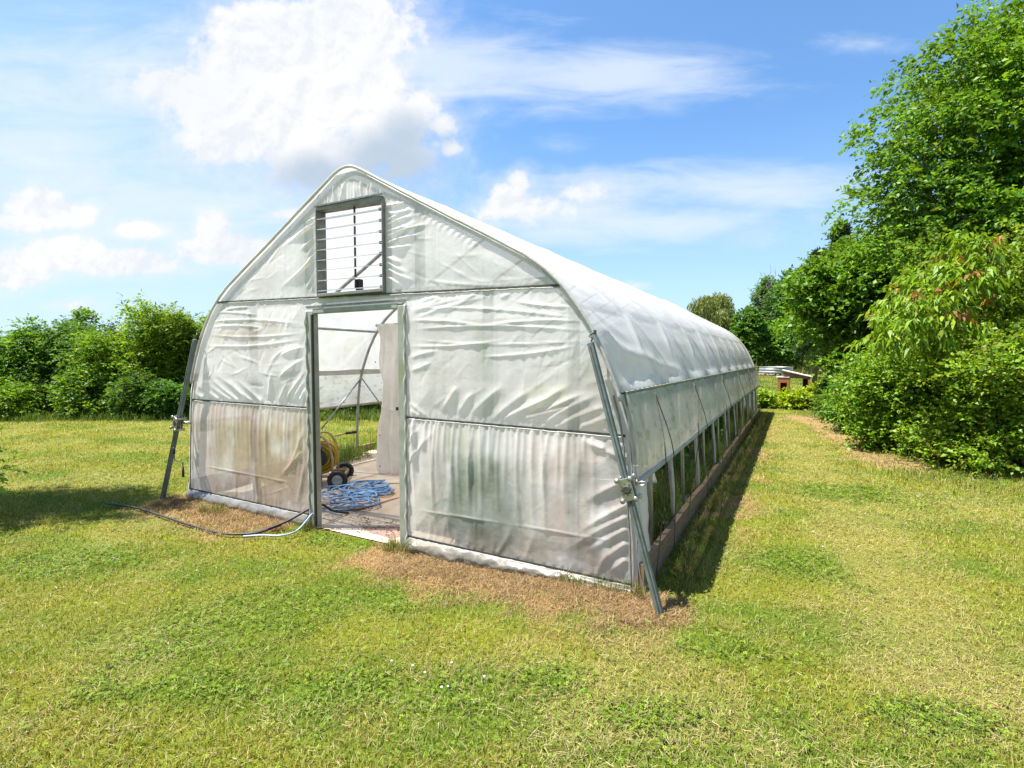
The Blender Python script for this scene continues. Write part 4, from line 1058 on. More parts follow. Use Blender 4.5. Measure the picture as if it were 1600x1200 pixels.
def tree(name, label, cat, base, clumps, trunk_r, fork, n_tw, k, leaf, tw, colr, group=None, limbs=12, names=('trunk', 'crown'), stems=1, mat=None, **kw):
    bz = float(hgt(base[0], base[1])); root = thing(name, label, cat, (base[0], base[1], bz), 0, group)
    off = np.array((base[0], base[1], bz))
    cl_ = [(c - off, r) for c, r in clumps]
    mb = MB(); cm = np.mean([c for c, r in cl_], 0)
    for s in range(stems):
        b0 = np.array((0, 0, -.05)) if stems == 1 else np.array((rng.normal(0, .25), rng.normal(0, .25), -.05))
        f_ = np.array((cm[0] * .35, cm[1] * .35, fork)) + (0 if stems == 1 else rng.normal(0, .2, 3))
        mb.tube(spline([b0, b0 * .6 + f_ * .4 + rng.normal(0, .05, 3) * fork * .5, f_], 5), np.linspace(trunk_r * 1.25, trunk_r * .75, 11), 9)
        ii = rng.permutation(len(cl_))[:limbs]
        for i in ii: limb(mb, f_ * rng.uniform(.75, 1.0), cl_[i][0] + rng.normal(0, .15, 3) * cl_[i][1], trunk_r * .5, trunk_r * .08)
        if stems == 1:
            for i in rng.permutation(len(cl_))[:limbs]:
                c, r = cl_[i]
                for _ in range(3): limb(mb, c, c + norm(rng.normal(0, 1, 3)) * r * .9, trunk_r * .14, trunk_r * .03, n=5)
    mb.build(names[0], mat or M['bark'], root, True)
    V, C = crown(cl_, n_tw, k, leaf, tw, colr, **kw)
    mesh_np(names[1], V, np.arange(len(V)).reshape(-1, 4), M['leaf'], root, C)
    return root
def shrub(label, base, Rr, cz, K, n_tw, k, leaf, tw, colr, group=None, cat='shrub', name='shrub', extra=None, **kw):
    bz = float(hgt(base[0], base[1]))
    cl_ = clumps_in((base[0], base[1], bz + cz), Rr, K, lo=-.9)
    if extra: cl_ += extra
    if K >= 9:
        for a in np.linspace(0, 6.28, 9)[:-1]:
            cl_.append((np.array((base[0] + math.cos(a) * Rr[0] * .75, base[1] + math.sin(a) * Rr[1] * .8, bz + .28)), np.array((Rr[0] * .3, Rr[1] * .3, .3))))
    if K >= 9: cl_ = sub(cl_, 4, (.34, .55))
    return tree(name, label, cat, base, cl_, .035, cz * .5, n_tw, k, leaf, tw, colr, group, limbs=6, names=('stem', 'foliage'), stems=4, mat=M['twig'], **kw)

# --- the wooded edge on the right
OAK = (.076, .132, .016)
c = [(np.array(q), np.array(r)) for q, r in (
    ((10.6, 10.6, 7.3), (1.5, 1.5, 1.1)), ((9.1, 10.4, 6.6), (1.1, 1.1, .8)), ((8.35, 10.2, 5.6), (.9, 1.0, .75)), ((9.6, 10.0, 5.4), (1.2, 1.1, .8)), ((11.2, 10.2, 5.6), (1.3, 1.2, .9)),
    ((11.7, 10.8, 8.5), (1.3, 1.3, .9)), ((12.9, 10.8, 8.2), (1.5, 1.4, 1.2)), ((12.5, 11, 9.5), (1.3, 1.3, .9)), ((8.3, 10.6, 4.6), (.95, 1., .65)), ((9.5, 10.2, 4.2), (1.1, 1.1, .7)), ((12.7, 10.4, 6.6), (1.3, 1.3, 1.)), ((10.8, 10.4, 4.1), (1.2, 1.2, .8)), ((10.2, 10.7, 7.9), (.7, .7, .45)), ((12.2, 10.3, 4.6), (1.3, 1.2, .9)))]
tree('oak_tree', 'tallest broadleaf tree at the right edge, its top reaching out of the picture', 'tree', (11.0, 11.0), sub([(q + np.array((-.25, 0, 0)), r * 1.08) for q, r in c] + [(np.array((8.0, 10.3, 3.9)), np.array((.8, .8, .6)))], 7, (.42, .6)), .2, 3.2, 10500, 9, .118, (.25, .6), OAK, asp=.5, inner=.12, cvar=.3, limbs=14, droop=.2)
c = clumps_in((8.95, 13.4, 2.9), (1.5, 1.5, 1.7), 12, rs=(.32, .48)) + [(np.array(q), np.array((.6, .6, .45))) for q in ((8.4, 13.0, 1.3), (9.2, 12.9, 1.2), (9.9, 13.1, 1.3), (8.9, 12.6, 1.6))]
tree('maple_tree', 'rounded dark green maple with low hanging branches right of the shed', 'tree', (9.2, 13.6), sub(c, 4, (.4, .6)), .11, 1.4, 4600, 9, .125, (.25, .5), (.068, .120, .012), asp=.75, cvar=.25)
c = [(np.array(q), np.array(r)) for q, r in (((6.55, 7.9, 2.0), (.55, .55, .35)), ((6.1, 7.8, 2.35), (.5, .45, .25)), ((6.9, 8.0, 2.75), (.55, .5, .3)), ((7.15, 8.1, 3.15), (.4, .4, .25)), ((6.5, 7.9, 2.7), (.45, .4, .22)), ((7.3, 8.0, 2.3), (.5, .5, .3)), ((5.75, 7.7, 2.0), (.4, .4, .22)), ((7.2, 8.2, 3.35), (.22, .22, .16)))]
c = [(q, r * np.array((.78, .8, .8))) for q, r in c]
tree('ash_sapling', 'bright yellow green sapling with drooping pointed leaves on the right', 'sapling', (6.9, 8.3), c, .03, 1.5, 430, 9, .13, (.2, .4), (.115, .165, .012), asp=.36, droop=.75, inner=.1, yellow=(.04, (.30, .13, .03)), cvar=.2)
shrub('large mid green bush rising behind the yellow green sapling', (8.7, 9.3), (1.5, 1.2, 1.9), 2.3, 12, 5200, 9, .075, (.2, .45), (.10, .15, .02), asp=.6)
shrub('olive green bush at the right frame edge above the lowest bushes', (8.6, 8.0), (1.1, 1.0, 1.5), 2.0, 10, 3600, 9, .072, (.2, .4), (.125, .16, .022), asp=.6)
shrub('dense bush spilling onto the grass at the right frame edge', (7.4, 7.35), (1.35, .85, 1.0), .95, 12, 5200, 9, .068, (.18, .38), (.125, .178, .018), asp=.62, yellow=(.08, (.17, .19, .02)))
shrub('leafy bush in front of the maple beside the bare earth track', (6.9, 8.7), (.95, .85, 1.0), .85, 10, 3400, 9, .07, (.18, .38), (.115, .175, .02), asp=.6)
shrub('low dark bush between the earth track and the maple', (7.7, 10.6), (.95, .8, .75), .6, 9, 2600, 9, .08, (.18, .36), (.060, .115, .017), asp=.55)
shrub('grey green low bush at the far end of the earth track', (8.5, 12.7), (.75, .6, .36), .28, 8, 1600, 9, .08, (.18, .36), (.075, .12, .025), asp=.5)
shrub('low yellow green shrub in front of the small wooden shed', (9.1, 15.6), (.95, .6, .27), .2, 9, 1500, 8, .095, (.15, .3), (.19, .225, .012), asp=.7)
shrub('small yellow green shrub at the far corner of the greenhouse', (7.75, 15.9), (.55, .5, .28), .22, 6, 700, 8, .085, (.15, .3), (.14, .19, .02), asp=.7)
shrub('dark holly like bush right of the wooden shed', (9.45, 14.9), (.36, .36, .42), .42, 7, 1300, 8, .09, (.15, .3), (.03, .075, .018), asp=.6)
shrub('tall bush filling the gap behind the oak trunk', (11.3, 9.2), (1.6, 1.2, 1.9), 2.1, 10, 3600, 9, .085, (.2, .45), (.075, .12, .018), asp=.6)
shrub('shaded bush between the maple and the oak', (9.9, 11.8), (1.4, 1.1, 1.9), 2.0, 10, 3200, 9, .09, (.2, .45), (.062, .118, .016), asp=.6)

# --- far trees right of the greenhouse
def far_tree(label, px, ptop, Y, wpx, col_, name='broadleaf_tree', zb=.0, leaf=.34, K=14, n=2600, grp='far trees beyond the clearing', cz=.55):
    X = (px - 800) / 801. * Y; top = EYE + (560 - ptop) / 801. * Y; g = float(hgt(X, Y)); h_ = top - g
    rx = wpx / 801. * Y / 2
    c = clumps_in((X, Y, g + h_ * cz), (rx, rx * .9, h_ * (1 - cz) * .98), K, rs=(.28, .46), lo=-.9)
    return tree(name, label, 'tree', (X, Y), c, .02 * h_, h_ * .25, n, 8, leaf, (leaf * 1.5, leaf * 3.2), col_, None, asp=.6, cvar=.3)
far_tree('far round tree right of the willow, its crown topped by bare twigs', 1200, 452, 66, 62, (.055, .10, .025))
far_tree('tall dark tree on the slope left of the pine', 1245, 425, 58, 82, (.045, .095, .020))
far_tree('bright green small tree in front of the far woods', 1225, 500, 52, 75, (.085, .15, .020), cz=.5)
far_tree('low tree at the far end of the greenhouse roof line', 1168, 492, 52, 66, (.06, .115, .02), cz=.5)
far_tree('dark tree hidden behind the maple crown', 1310, 420, 40, 110, (.045, .09, .016))
far_tree('big background tree behind the bushes at right', 1420, 330, 30, 190, (.05, .10, .016), n=3200, leaf=.26)
far_tree('wide background tree behind the oak', 1560, 280, 26, 220, (.05, .10, .016), n=3200, leaf=.24)
# dead tree
X, Y = (1196 - 800) / 801 * 66, 65.; g = float(hgt(X, Y)); dt = thing('dead_tree', 'bare leafless treetop sticking out of the far woods', 'tree', (X, Y, g)); dt.scale = (1.1, 1.1, 1.13)
mb = MB(); mb.tube([(0, 0, 0), (.2, 0, 4), (.1, 0, 7.5)], [.25, .2, .14], 8); tips = []
for k in range(26):
    a = rng.uniform(0, 6.28); z0 = rng.uniform(4.5, 7.5); l = rng.uniform(1., 2.6); e = np.array((math.cos(a) * l, math.sin(a) * l, z0 + rng.uniform(1.4, 3.4)))
    limb(mb, (.1, 0, z0), e, .07, .02, .1, 6)
    for _ in range(3): limb(mb, (np.array((.1, 0, z0)) + e) / 2, e + rng.normal(0, .7, 3), .03, .012, .1, 5)
mb.build('trunk', solid('grey_bark', (.22, .20, .18), .9, 0, .2, 4), dt, True)
# willow
X, Y = (1115 - 800) / 801 * 60, 60.; g = float(hgt(X, Y)); wl = thing('willow_tree', 'weeping willow with pale hanging foliage behind the greenhouse roof', 'tree', (X, Y, g))
mb = MB(); mb.tube([(0, 0, -.1), (.1, 0, 2), (.0, .1, 4)], [.45, .38, .3], 10)
cen = []
for _ in range(30):
    u = norm(rng.normal(0, 1, 3)) * np.array((3.4, 2.2, 2.0)) * rng.uniform(.25, 1.1); cen.append((np.array((u[0], u[1], 6.9 + abs(u[2]) * 1.15 - .42 * abs(u[0] - .6) + rng.normal(0, .5))), rng.uniform(.3, 1.0)))
for cc_, _ in cen: limb(mb, (0, .1, 3.6), cc_, .14, .03)
mb.build('trunk', M['bark'], wl, True)
ns, k = 3000, 16
ci = rng.integers(0, 30, ns); c_ = np.array([q[0] for q in cen])[ci]; rr_ = np.array([q[1] for q in cen])[ci]
u = norm(rng.normal(0, 1, (ns, 3))); u[:, 2] = np.abs(u[:, 2]); p0 = c_ + u * rr_[:, None] * np.array((1.2, 1.2, .8)) * rng.uniform(.6, 1.25, (ns, 1))
ln = rng.uniform(1.2, 4.6, ns); t = (np.arange(k) + .3) / k
pos = p0[:, None, :] + u[:, None, :] * np.array((.5, .5, 0)) * np.sqrt(t)[None, :, None]; pos[..., 2] -= ln[:, None] * t[None, :]
pos += rng.normal(0, .05, pos.shape); pos = pos.reshape(-1, 3); pos[:, 2] = np.maximum(pos[:, 2], .6)
ld = rng.normal(0, .35, pos.shape); ld[:, 2] -= 1
Q = leaf_quads(pos, ld, norm(rng.normal(0, 1, pos.shape)), rng.uniform(.25, .5, len(pos)), .25)
cc = np.array((.19, .23, .06)) * np.repeat(rng.normal(1, .2, ns) * np.random.default_rng(8).normal(1, .22, 30)[ci], k)[:, None].clip(.45, 1.7)
mesh_np('crown', Q.reshape(-1, 3), np.arange(len(Q) * 4).reshape(-1, 4), M['leaf'], wl, np.repeat(cc, 4, 0))
# conifers
def pine(label, px, ptop, Y, wpx):
    X = (px - 800) / 801. * Y; top = EYE + (560 - ptop) / 801. * Y; g = float(hgt(X, Y)); h_ = top - g; rw = wpx / 801. * Y / 2
    root = thing('pine_tree', label, 'tree', (X, Y, g)); mb = MB(); mb.tube([(0, 0, -.1), (0, 0, h_ * .5), (0, 0, h_ * .98)], [.13, .09, .02], 8)
    pos = []; dr = []
    for z in np.linspace(h_ * .2, h_ * .97, 26):
        f_ = (1 - z / h_) ** .7 * rng.uniform(.75, 1.15) + .05
        for a in rng.uniform(0, 6.28, 6):
            l = rw * 1.3 * f_; tt = np.linspace(.15, 1, 9); d = np.array((math.cos(a), math.sin(a), 0))
            br = np.array((0, 0, z)) + d * (l * tt)[:, None]; br[:, 2] += l * (.12 * tt + .18 * tt ** 2)
            mb.tube(br[::2], np.linspace(.025, .008, 5), 5)
            for q in br:
                for _ in range(7):
                    pos.append(q + rng.normal(0, .07, 3)); dr.append(d * .6 + rng.normal(0, .6, 3) + np.array((0, 0, .35)))
    mb.build('trunk', M['bark'], root, True)
    pos = np.array(pos); Q = leaf_quads(pos, np.array(dr), norm(rng.normal(0, 1, pos.shape)), rng.uniform(.16, .32, len(pos)), .22)
    cc = np.array((.030, .062, .028)) * rng.normal(1, .22, (len(pos), 1)).clip(.4, 1.7)
    mesh_np('crown', Q.reshape(-1, 3), np.arange(len(Q) * 4).reshape(-1, 4), M['leaf'], root, np.repeat(cc, 4, 0))
pine('dark blue green pine tip showing above the maple', 1308, 352, 22, 62)
pine('shorter dark pine left of the other pine', 1274, 392, 26, 48)

# --- bushes on the left, beyond the lawn
row = [(-45, 14.9, 1.6, 2.5, (.075, .13, .02), 'bush at the far left of the hedge row, half outside the frame'), (28, 15.0, 1.35, 2.45, (.080, .140, .018), 'feathery light green bush near the left frame edge'), (88, 15.6, 1.2, 2.35, (.065, .115, .022), 'low dark bush left of the tallest hedge bush'),
       (150, 15.6, 1.35, 2.9, (.055, .098, .024), 'grey green bush with thin top twigs in the left hedge row'), (178, 14.3, 1.15, 2.35, (.10, .155, .016), 'bright green bush standing forward in the left hedge row'), (238, 15.2, 1.5, 2.95, (.115, .165, .014), 'tallest yellow green bush of the left hedge row'),
       (300, 15.6, 1.4, 2.95, (.105, .150, .015), 'yellow green bush partly hidden by the left crank pole'), (372, 16.2, 1.4, 3.1, (.055, .105, .02), 'bush behind the left greenhouse wall'), (450, 16.5, 1.4, 2.9, (.07, .125, .02), 'bush seen left in the gap under the far curtain'), (545, 15.6, 1.3, 2.2, (.085, .155, .018), 'bright bush seen through the doorway beyond the far curtain'), (640, 16.5, 1.5, 2.7, (.07, .13, .02), 'bush beyond the far side wall right of the doorway view')]
for px, Y, rx, ht, col_, lb in row:
    X = (px - 800) / 801. * Y
    shrub(lb, (X, Y), (rx, rx * .85, ht * .52), ht * .5, 13, 3000, 9, .105, (.22, .5), col_, None, 'bush', 'bush', asp=.42, cvar=.32, up=.25)
for px, Y, rx, ht, col_, lb in ((120, 14.0, .75, 1.0, (.06, .10, .02), 'low shady bush at the foot of the left hedge row'), (205, 13.8, .8, 1.1, (.06, .105, .02), 'dark low bush under the tallest hedge bush'), (262, 13.7, .7, .9, (.05, .105, .018), 'leafy green brambles at the hedge foot by the left crank pole'), (10, 13.6, .8, .85, (.10, .16, .015), 'low yellow green bush at the left frame edge'), (55, 14.4, .7, 1.0, (.06, .10, .02), 'dark bush in the shade left in the hedge row'), (525, 14.6, .6, .6, (.09, .16, .02), 'low bright weeds beyond the far curtain')):
    X = (px - 800) / 801. * Y
    shrub(lb, (X, Y), (rx, rx * .8, ht * .55), ht * .45, 7, 1100, 9, .085, (.15, .35), col_, None, 'bush', 'bush', asp=.5, cvar=.3)
# thin tall trees behind the row
for px, pt, Y, wp, lb in ((130, 492, 21, 60, 'thin grey green tree top behind the left hedge row'), (40, 512, 22, 70, 'feathery tree top behind the far left bushes'), (265, 462, 20, 50, 'narrow leafy tree top above the tallest hedge bush'), (335, 462, 20, 50, 'leafy tree top just left of the greenhouse roof')):
    far_tree(lb, px, pt + 8, Y, wp * 1.2, (.085, .135, .03), leaf=.13, n=1300, K=9)
# tall weeds at the foot of the hedge row
pts = [((px - 800) / 801. * Y, Y) for px, Y in zip(rng.uniform(-80, 700, 420), rng.uniform(12.9, 14.4, 420))]
tufts('weeds', 'tall green weeds along the foot of the left hedge row', 'weeds', pts, (.08, .34), [(.09, .16, .02), (.06, .12, .015), (.13, .17, .03)], 30, .12, .012, lean=.45)
# weeds and rough grass on the right: bush feet and far clearing
pts = [np.array(gp(px, py)) + np.array((.35, .2)) + rng.normal(0, .32, 2) for px, py in [(1255, 648), (1290, 655), (1330, 668), (1370, 690), (1400, 722), (1425, 745), (1470, 760), (1520, 768), (1580, 775)] for _ in range(11)]
tufts('weeds', 'rough grass and weeds along the foot of the right bushes', 'weeds', pts, (.04, .16), [(.09, .15, .02), (.13, .17, .03), (.20, .19, .06)], 22, .2, .007)
pts = [((px - 800) / 801. * Y, Y) for px, Y in zip(rng.uniform(1160, 1330, 500), rng.uniform(49, 64, 500))]
tufts('weeds', 'tall pale meadow grass beyond the round metal tank', 'weeds', pts, (.5, 1.6), [(.20, .22, .05), (.13, .19, .03), (.26, .24, .09)], 26, .45, .05)

pts = [((px - 800) / 801. * Y, Y) for px, Y in zip(rng.uniform(1180, 1345, 900), 17 + 30 * rng.random(900) ** 1.5)]
tufts('weeds', 'uneven short grass of the clearing around the wooden shed', 'grass', pts, (.05, .16), [(.10, .16, .02), (.16, .20, .035), (.07, .12, .018)], 24, .25, .02, lean=.8)
# young shrub poking in at the left edge and the tree outside the frame that shades the lawn
shrub('leafy twig of a small shrub poking in at the left frame edge', (-5.95, 5.3), (.2, .2, .2), .55, 3, 90, 7, .075, (.12, .25), (.12, .19, .02), asp=.55, extra=[(np.array(q), np.array((.16, .2, .12))) for q in ((-5.45, 5.2, .62), (-5.35, 5.1, .52), (-5.5, 5.3, .45), (-5.6, 5.2, .75))])
c = clumps_in((-8.75, 6.15, 7.2), (1.35, .6, .7), 8, shell=(.5, .95))
tree('broadleaf_tree', 'tree outside the left edge whose shadow falls on the lawn', 'tree', (-9.0, 6.3), c, .12, 4.6, 800, 8, .13, (.2, .5), OAK)

# ------------------------------------------------------------------ plants and things seen through the side gap
def weeds_strip(xa, xb, va, vb, n, hh, label):
    pts = [W(rng.uniform(xa, xb), rng.uniform(va, vb))[:2] for _ in range(n)]
    tufts('weeds', label, 'weeds', pts, hh, [(.10, .19, .02), (.15, .23, .03), (.24, .26, .08)], 34, .06, .006, zoff=.01)
weeds_strip(2.25, 2.7, .15, 12, 300, (.15, .42), 'long grass and weeds inside along the right base board')
weeds_strip(-2.7, -2.3, .8, 8, 160, (.15, .5), 'long grass inside along the left base board')
proto = None
for k, v in enumerate((3.1, 4.0, 4.9, 5.7, 6.6, 7.6, 8.6, 9.6, 10.6, 11.5)):
    x = 1.92 + .12 * math.sin(k * 2.1); w_ = W(x, v); z = G(x, v)
    if proto is None:
        cl_ = clumps_in((0, 0, .62), (.38, .34, .5), 7, lo=-.9); V, C = crown(cl_, 420, 8, .13, (.12, .25), (.07, .15, .02), asp=.55, droop=.4)
        root = thing('tomato_plant', 'leafy green plant growing inside behind the open side gap', 'plant', (w_[0], w_[1], z), 0, 'plants growing inside the greenhouse'); proto = root
        mb = MB(); mb.tube([(0, 0, -.03), (.02, 0, .4), (0, .02, .95)], [.014, .011, .006], 7); mb.build('stem', M['twig'], root, True)
        mesh_np('foliage', V, np.arange(len(V)).reshape(-1, 4), M['leaf'], root, C)
    else:
        r = proto.copy(); COL.objects.link(r); r.location = (w_[0], w_[1], z); r.rotation_euler = (0, 0, k * 1.3); sc_ = .85 + .3 * ((k * 37) % 10) / 10; r.scale = (sc_,) * 3
        for ch in proto.children:
            q = ch.copy(); COL.objects.link(q); q.parent = r
# plants pressed against the right front wall
for x, lb in ((1.28, 'green plant pressed against the inside of the right front sheet'), (1.52, 'second green plant showing dimly through the right front sheet')):
    w_ = W(x, .075); root = thing('weed_plant', lb, 'plant', (w_[0], w_[1], G(x, .075)), -ANG)
    MB().tube([(0, 0, -.03), (.02, -.02, .35), (0, -.03, .75)], [.009, .007, .004], 6).build('stem', M['twig'], root, True)
    V, C = crown([(np.array((0, -.05, .45)), np.array((.10, .04, .34)))], 170, 8, .11, (.1, .22), (.02, .06, .01), asp=.24, droop=.6)
    V[:, 1] = np.clip(V[:, 1], -.066, .10)
    mesh_np('foliage', V, np.arange(len(V)).reshape(-1, 4), M['leaf'], root, C)

# galvanised tub and plank bench by the gap, rusty frame further in
tb = thing('metal_tub', 'dented galvanised tub visible under the right curtain near the corner', 'tub', W(2.25, 1.02, .0), -ANG + .3)
mb = MB()
bt, tp = [(-.22, -.2), (.22, -.2), (.22, .2), (-.22, .2)], [(-.36, -.33), (.36, -.33), (.36, .33), (-.36, .33)]
P = [(*q, .30) for q in bt] + [(*q, .56) for q in tp] + [(q[0] * .96, q[1] * .96, .56) for q in tp] + [(q[0] * .95, q[1] * .95, .315) for q in bt]
F = [(3, 2, 1, 0)] + [(i, (i + 1) % 4, 4 + (i + 1) % 4, 4 + i) for i in range(4)] + [(4 + i, 4 + (i + 1) % 4, 8 + (i + 1) % 4, 8 + i) for i in range(4)] + [(8 + i, 8 + (i + 1) % 4, 12 + (i + 1) % 4, 12 + i) for i in range(4)] + [(12, 13, 14, 15)]
mb.add(P, F); mb.build('basin', M['metal'], tb, bevel=.012)
mb = MB(); mb.tube([(*tp[0], .56), (*tp[1], .56), (*tp[2], .56), (*tp[3], .56), (*tp[0], .56)], .011, 6); mb.build('basin_rim', M['steel'], tb, True)
for sx in (-1, 1):
    for sy in (-1, 1): MB().bar((sx * .2, sy * .18, .31), (sx * .26, sy * .24, -.04), .025).build('leg', M['steel'], tb)
bn = thing('plank_bench', 'grey plank bench inside the right side gap behind the tub', 'bench', W(2.2, 2.2, .0), -ANG)
for k in range(3): MB().box((-.14 + k * .14, 0, .72), (.13, 1.5, .025)).build('plank', M['greywood'], bn, bevel=.004)
for sx in (-.17, .17):
    for sy in (-.65, .65): MB().bar((sx, sy, .70), (sx, sy, -.03), .045).build('leg', M['greywood'], bn)
MB().box((.17, 0, .62), (.03, 1.35, .07)).build('apron', M['greywood'], bn)
rf = thing('rusty_frame', 'rust red folding frame leaning inside halfway along the right gap', 'frame', W(2.3, 5.4, .0), -ANG + .2)
mb = MB(); mb.bar((0, -.25, -.02), (-.05, .1, .95), .05, .03); mb.bar((0, .35, -.02), (-.05, .05, .95), .05, .03)
mb.build('leg', M['rust'], rf); MB().box((-.03, .05, .62), (.03, .5, .28), (0, .05, .1)).build('board', M['rust'], rf)

# ------------------------------------------------------------------ small shed and metal tank in the clearing
sx, sy = (1243 - 800) / 801 * 19.5, 19.5
sh = thing('wooden_shed', 'small wooden animal shelter with sloping pale roof beyond the greenhouse', 'shelter', (sx, sy, float(hgt(sx, sy))), R(-30))
sh.scale = (1.03, 1.03, 1.08)
mb = MB(); mb.prism([(-.42, -.32, .98), (.56, -.32, .76), (.56, -.32, .79), (-.42, -.32, 1.02)], (0, .75, 0)); mb.build('roof', M['white'], sh, bevel=.006)
mb = MB(); mb.prism([(-.38, -.26, .74), (.50, -.26, .70), (.50, -.26, .765), (-.38, -.26, .965)], (0, .03, 0)); mb.build('gable_board', M['redwood'], sh)
mb = MB(); mb.prism([(-.38, .34, .74), (.50, .34, .70), (.50, .34, .765), (-.38, .34, .965)], (0, .03, 0)); mb.build('gable_board', M['redwood'], sh)
mb = MB(); x0, x1, z1 = -.55, -.16, .74
mb.box(((x0 + .045), -.29, z1 / 2), (.09, .03, z1)); mb.box((x1 - .045, -.29, z1 / 2), (.09, .03, z1)); mb.box(((x0 + x1) / 2, -.29, z1 - .09), (x1 - x0 - .18, .03, .18)); mb.box(((x0 + x1) / 2, -.29, .08), (x1 - x0 - .18, .03, .16))
mb.build('door_frame', M['orange'], sh)
mb = MB(); mb.box((x0 + .01, .04, z1 / 2), (.02, .62, z1)); mb.box((x1 - .01, .04, z1 / 2), (.02, .62, z1)); mb.box(((x0 + x1) / 2, .35, z1 / 2), (x1 - x0 - .04, .02, z1)); mb.build('wall', M['redwood'], sh)
MB().box(((x0 + x1) / 2 - .03, .02, z1 + .015), (x1 - x0 + .05, .68, .03)).build('box_lid', M['white'], sh)
mb = MB(); mb.box((.45, -.27, .35), (.06, .05, .70)); mb.box((.45, .34, .36), (.06, .05, .72)); mb.build('post', M['orange'], sh)
mb = MB(); mb.box((.26, .02, .46), (.02, .6, .46)); mb.box((.35, .32, .4), (.18, .02, .6)); mb.build('side_panel', M['inside'], sh)
tx, ty = (1212 - 800) / 801 * 46, 46.
tk = thing('metal_tank', 'low round corrugated metal tank on rubble at the far end of the clearing', 'tank', (tx, ty, float(hgt(tx, ty))))
pr = [(1.32, .18)] + [(1.34 + .02 * math.sin(z * 26), z) for z in np.linspace(.2, .72, 30)] + [(1.36, .74), (1.36, .77), (1.30, .77), (1.28, .2)]
MB().lathe(pr, 48).build('tank_wall', M['zinc'], tk, True)
MB().lathe([(0, .5), (1.29, .5)], 40).build('tank_soil', M['rubble'], tk)
mb = MB()
for k in range(70):
    a = rng.uniform(0, 6.28); rr = rng.uniform(1.3, 1.85); s = rng.uniform(.08, .2)
    mb.box((rr * math.cos(a), rr * math.sin(a), s * .4), (s * 1.4, s, s), tuple(rng.uniform(-.5, .5, 3)))
o = mb.build('rubble', M['rubble'], None, bevel=.02); o.location = (tx, ty, float(hgt(tx, ty)))
tag(o, 'reddish rubble ringed round the foot of the metal tank', 'rubble', kind='stuff')

# ------------------------------------------------------------------ sky with clouds
wd = bpy.data.worlds.new('World'); scn.world = wd; wd.use_nodes = True; nt = wd.node_tree; nt.nodes.clear(); L = nt.links.new
SUN_DIR = np.array([-RX[0] - .50 * VX[0], -RX[1] - .50 * VX[1], 2.55]); SUN_DIR /= np.linalg.norm(SUN_DIR)
elev = math.asin(SUN_DIR[2]); azim = math.atan2(SUN_DIR[0], SUN_DIR[1])
out = nt.nodes.new('ShaderNodeOutputWorld'); bg = nt.nodes.new('ShaderNodeBackground')
sky = nt.nodes.new('ShaderNodeTexSky'); sky.sky_type = 'NISHITA'; sky.sun_disc = False; sky.sun_elevation = elev; sky.sun_rotation = azim
sky.air_density = 1.0; sky.dust_density = .6; sky.ozone_density = 1.6; sky.altitude = 200
def mth(op, a, b=None, c=None, clamp=False):
    n = nt.nodes.new('ShaderNodeMath'); n.operation = op; n.use_clamp = clamp
    for i, q in enumerate((a, b, c)):
        if q is None: continue
        if isinstance(q, (int, float)): n.inputs[i].default_value = q
        else: L(q, n.inputs[i])
    return n.outputs[0]
def vmth(op, a, b=None):
    n = nt.nodes.new('ShaderNodeVectorMath'); n.operation = op
    for i, q in enumerate((a, b)):
        if q is None: continue
        if isinstance(q, tuple): n.inputs[i].default_value = q
        else: L(q, n.inputs[i])
    return n.outputs['Value'] if op == 'LENGTH' else n.outputs[0]
def rng_map(v, a, b, c=0., d=1., smooth=True):
    n = nt.nodes.new('ShaderNodeMapRange'); n.interpolation_type = 'SMOOTHSTEP' if smooth else 'LINEAR'
    L(v, n.inputs[0]); n.inputs[1].default_value = a; n.inputs[2].default_value = b; n.inputs[3].default_value = c; n.inputs[4].default_value = d
    return n.outputs[0]
tc = nt.nodes.new('ShaderNodeTexCoord'); nv = vmth('NORMALIZE', tc.outputs['Generated'])
sp = nt.nodes.new('ShaderNodeSeparateXYZ'); L(nv, sp.inputs[0])
den = mth('MAXIMUM', sp.outputs['Y'], .06)
cx = mth('DIVIDE', sp.outputs['X'], den); cz = mth('DIVIDE', sp.outputs['Z'], den)
cb = nt.nodes.new('ShaderNodeCombineXYZ'); L(cx, cb.inputs[0]); L(cz, cb.inputs[1]); P2 = cb.outputs[0]
fwd = rng_map(sp.outputs['Y'], .08, .25)
def noise(vec, scale, detail=8., rough=.6, dist=0., scl=None, rot=0.):
    if scl or rot:
        mp = nt.nodes.new('ShaderNodeMapping'); mp.inputs['Scale'].default_value = scl or (1, 1, 1); mp.inputs['Rotation'].default_value = (0, 0, rot); L(vec, mp.inputs[0]); vec = mp.outputs[0]
    n = nt.nodes.new('ShaderNodeTexNoise'); n.inputs['Scale'].default_value = scale; n.inputs['Detail'].default_value = detail; n.inputs['Roughness'].default_value = rough; n.inputs['Distortion'].default_value = dist
    L(vec, n.inputs['Vector']); return n.outputs['Fac']
def blobs(lst):
    acc = None
    for (px, py, rx, ry, k) in lst:
        c = ((px - 800) / 801., (560 - py) / 801., 0.)
        d = vmth('MULTIPLY', vmth('SUBTRACT', P2, c), (801. / rx, 801. / ry, 0.))
        q = mth('MULTIPLY_ADD', vmth('LENGTH', d), -k, k)
        acc = q if acc is None else mth('MAXIMUM', acc, q)
    return mth('MAXIMUM', acc, -1.5)
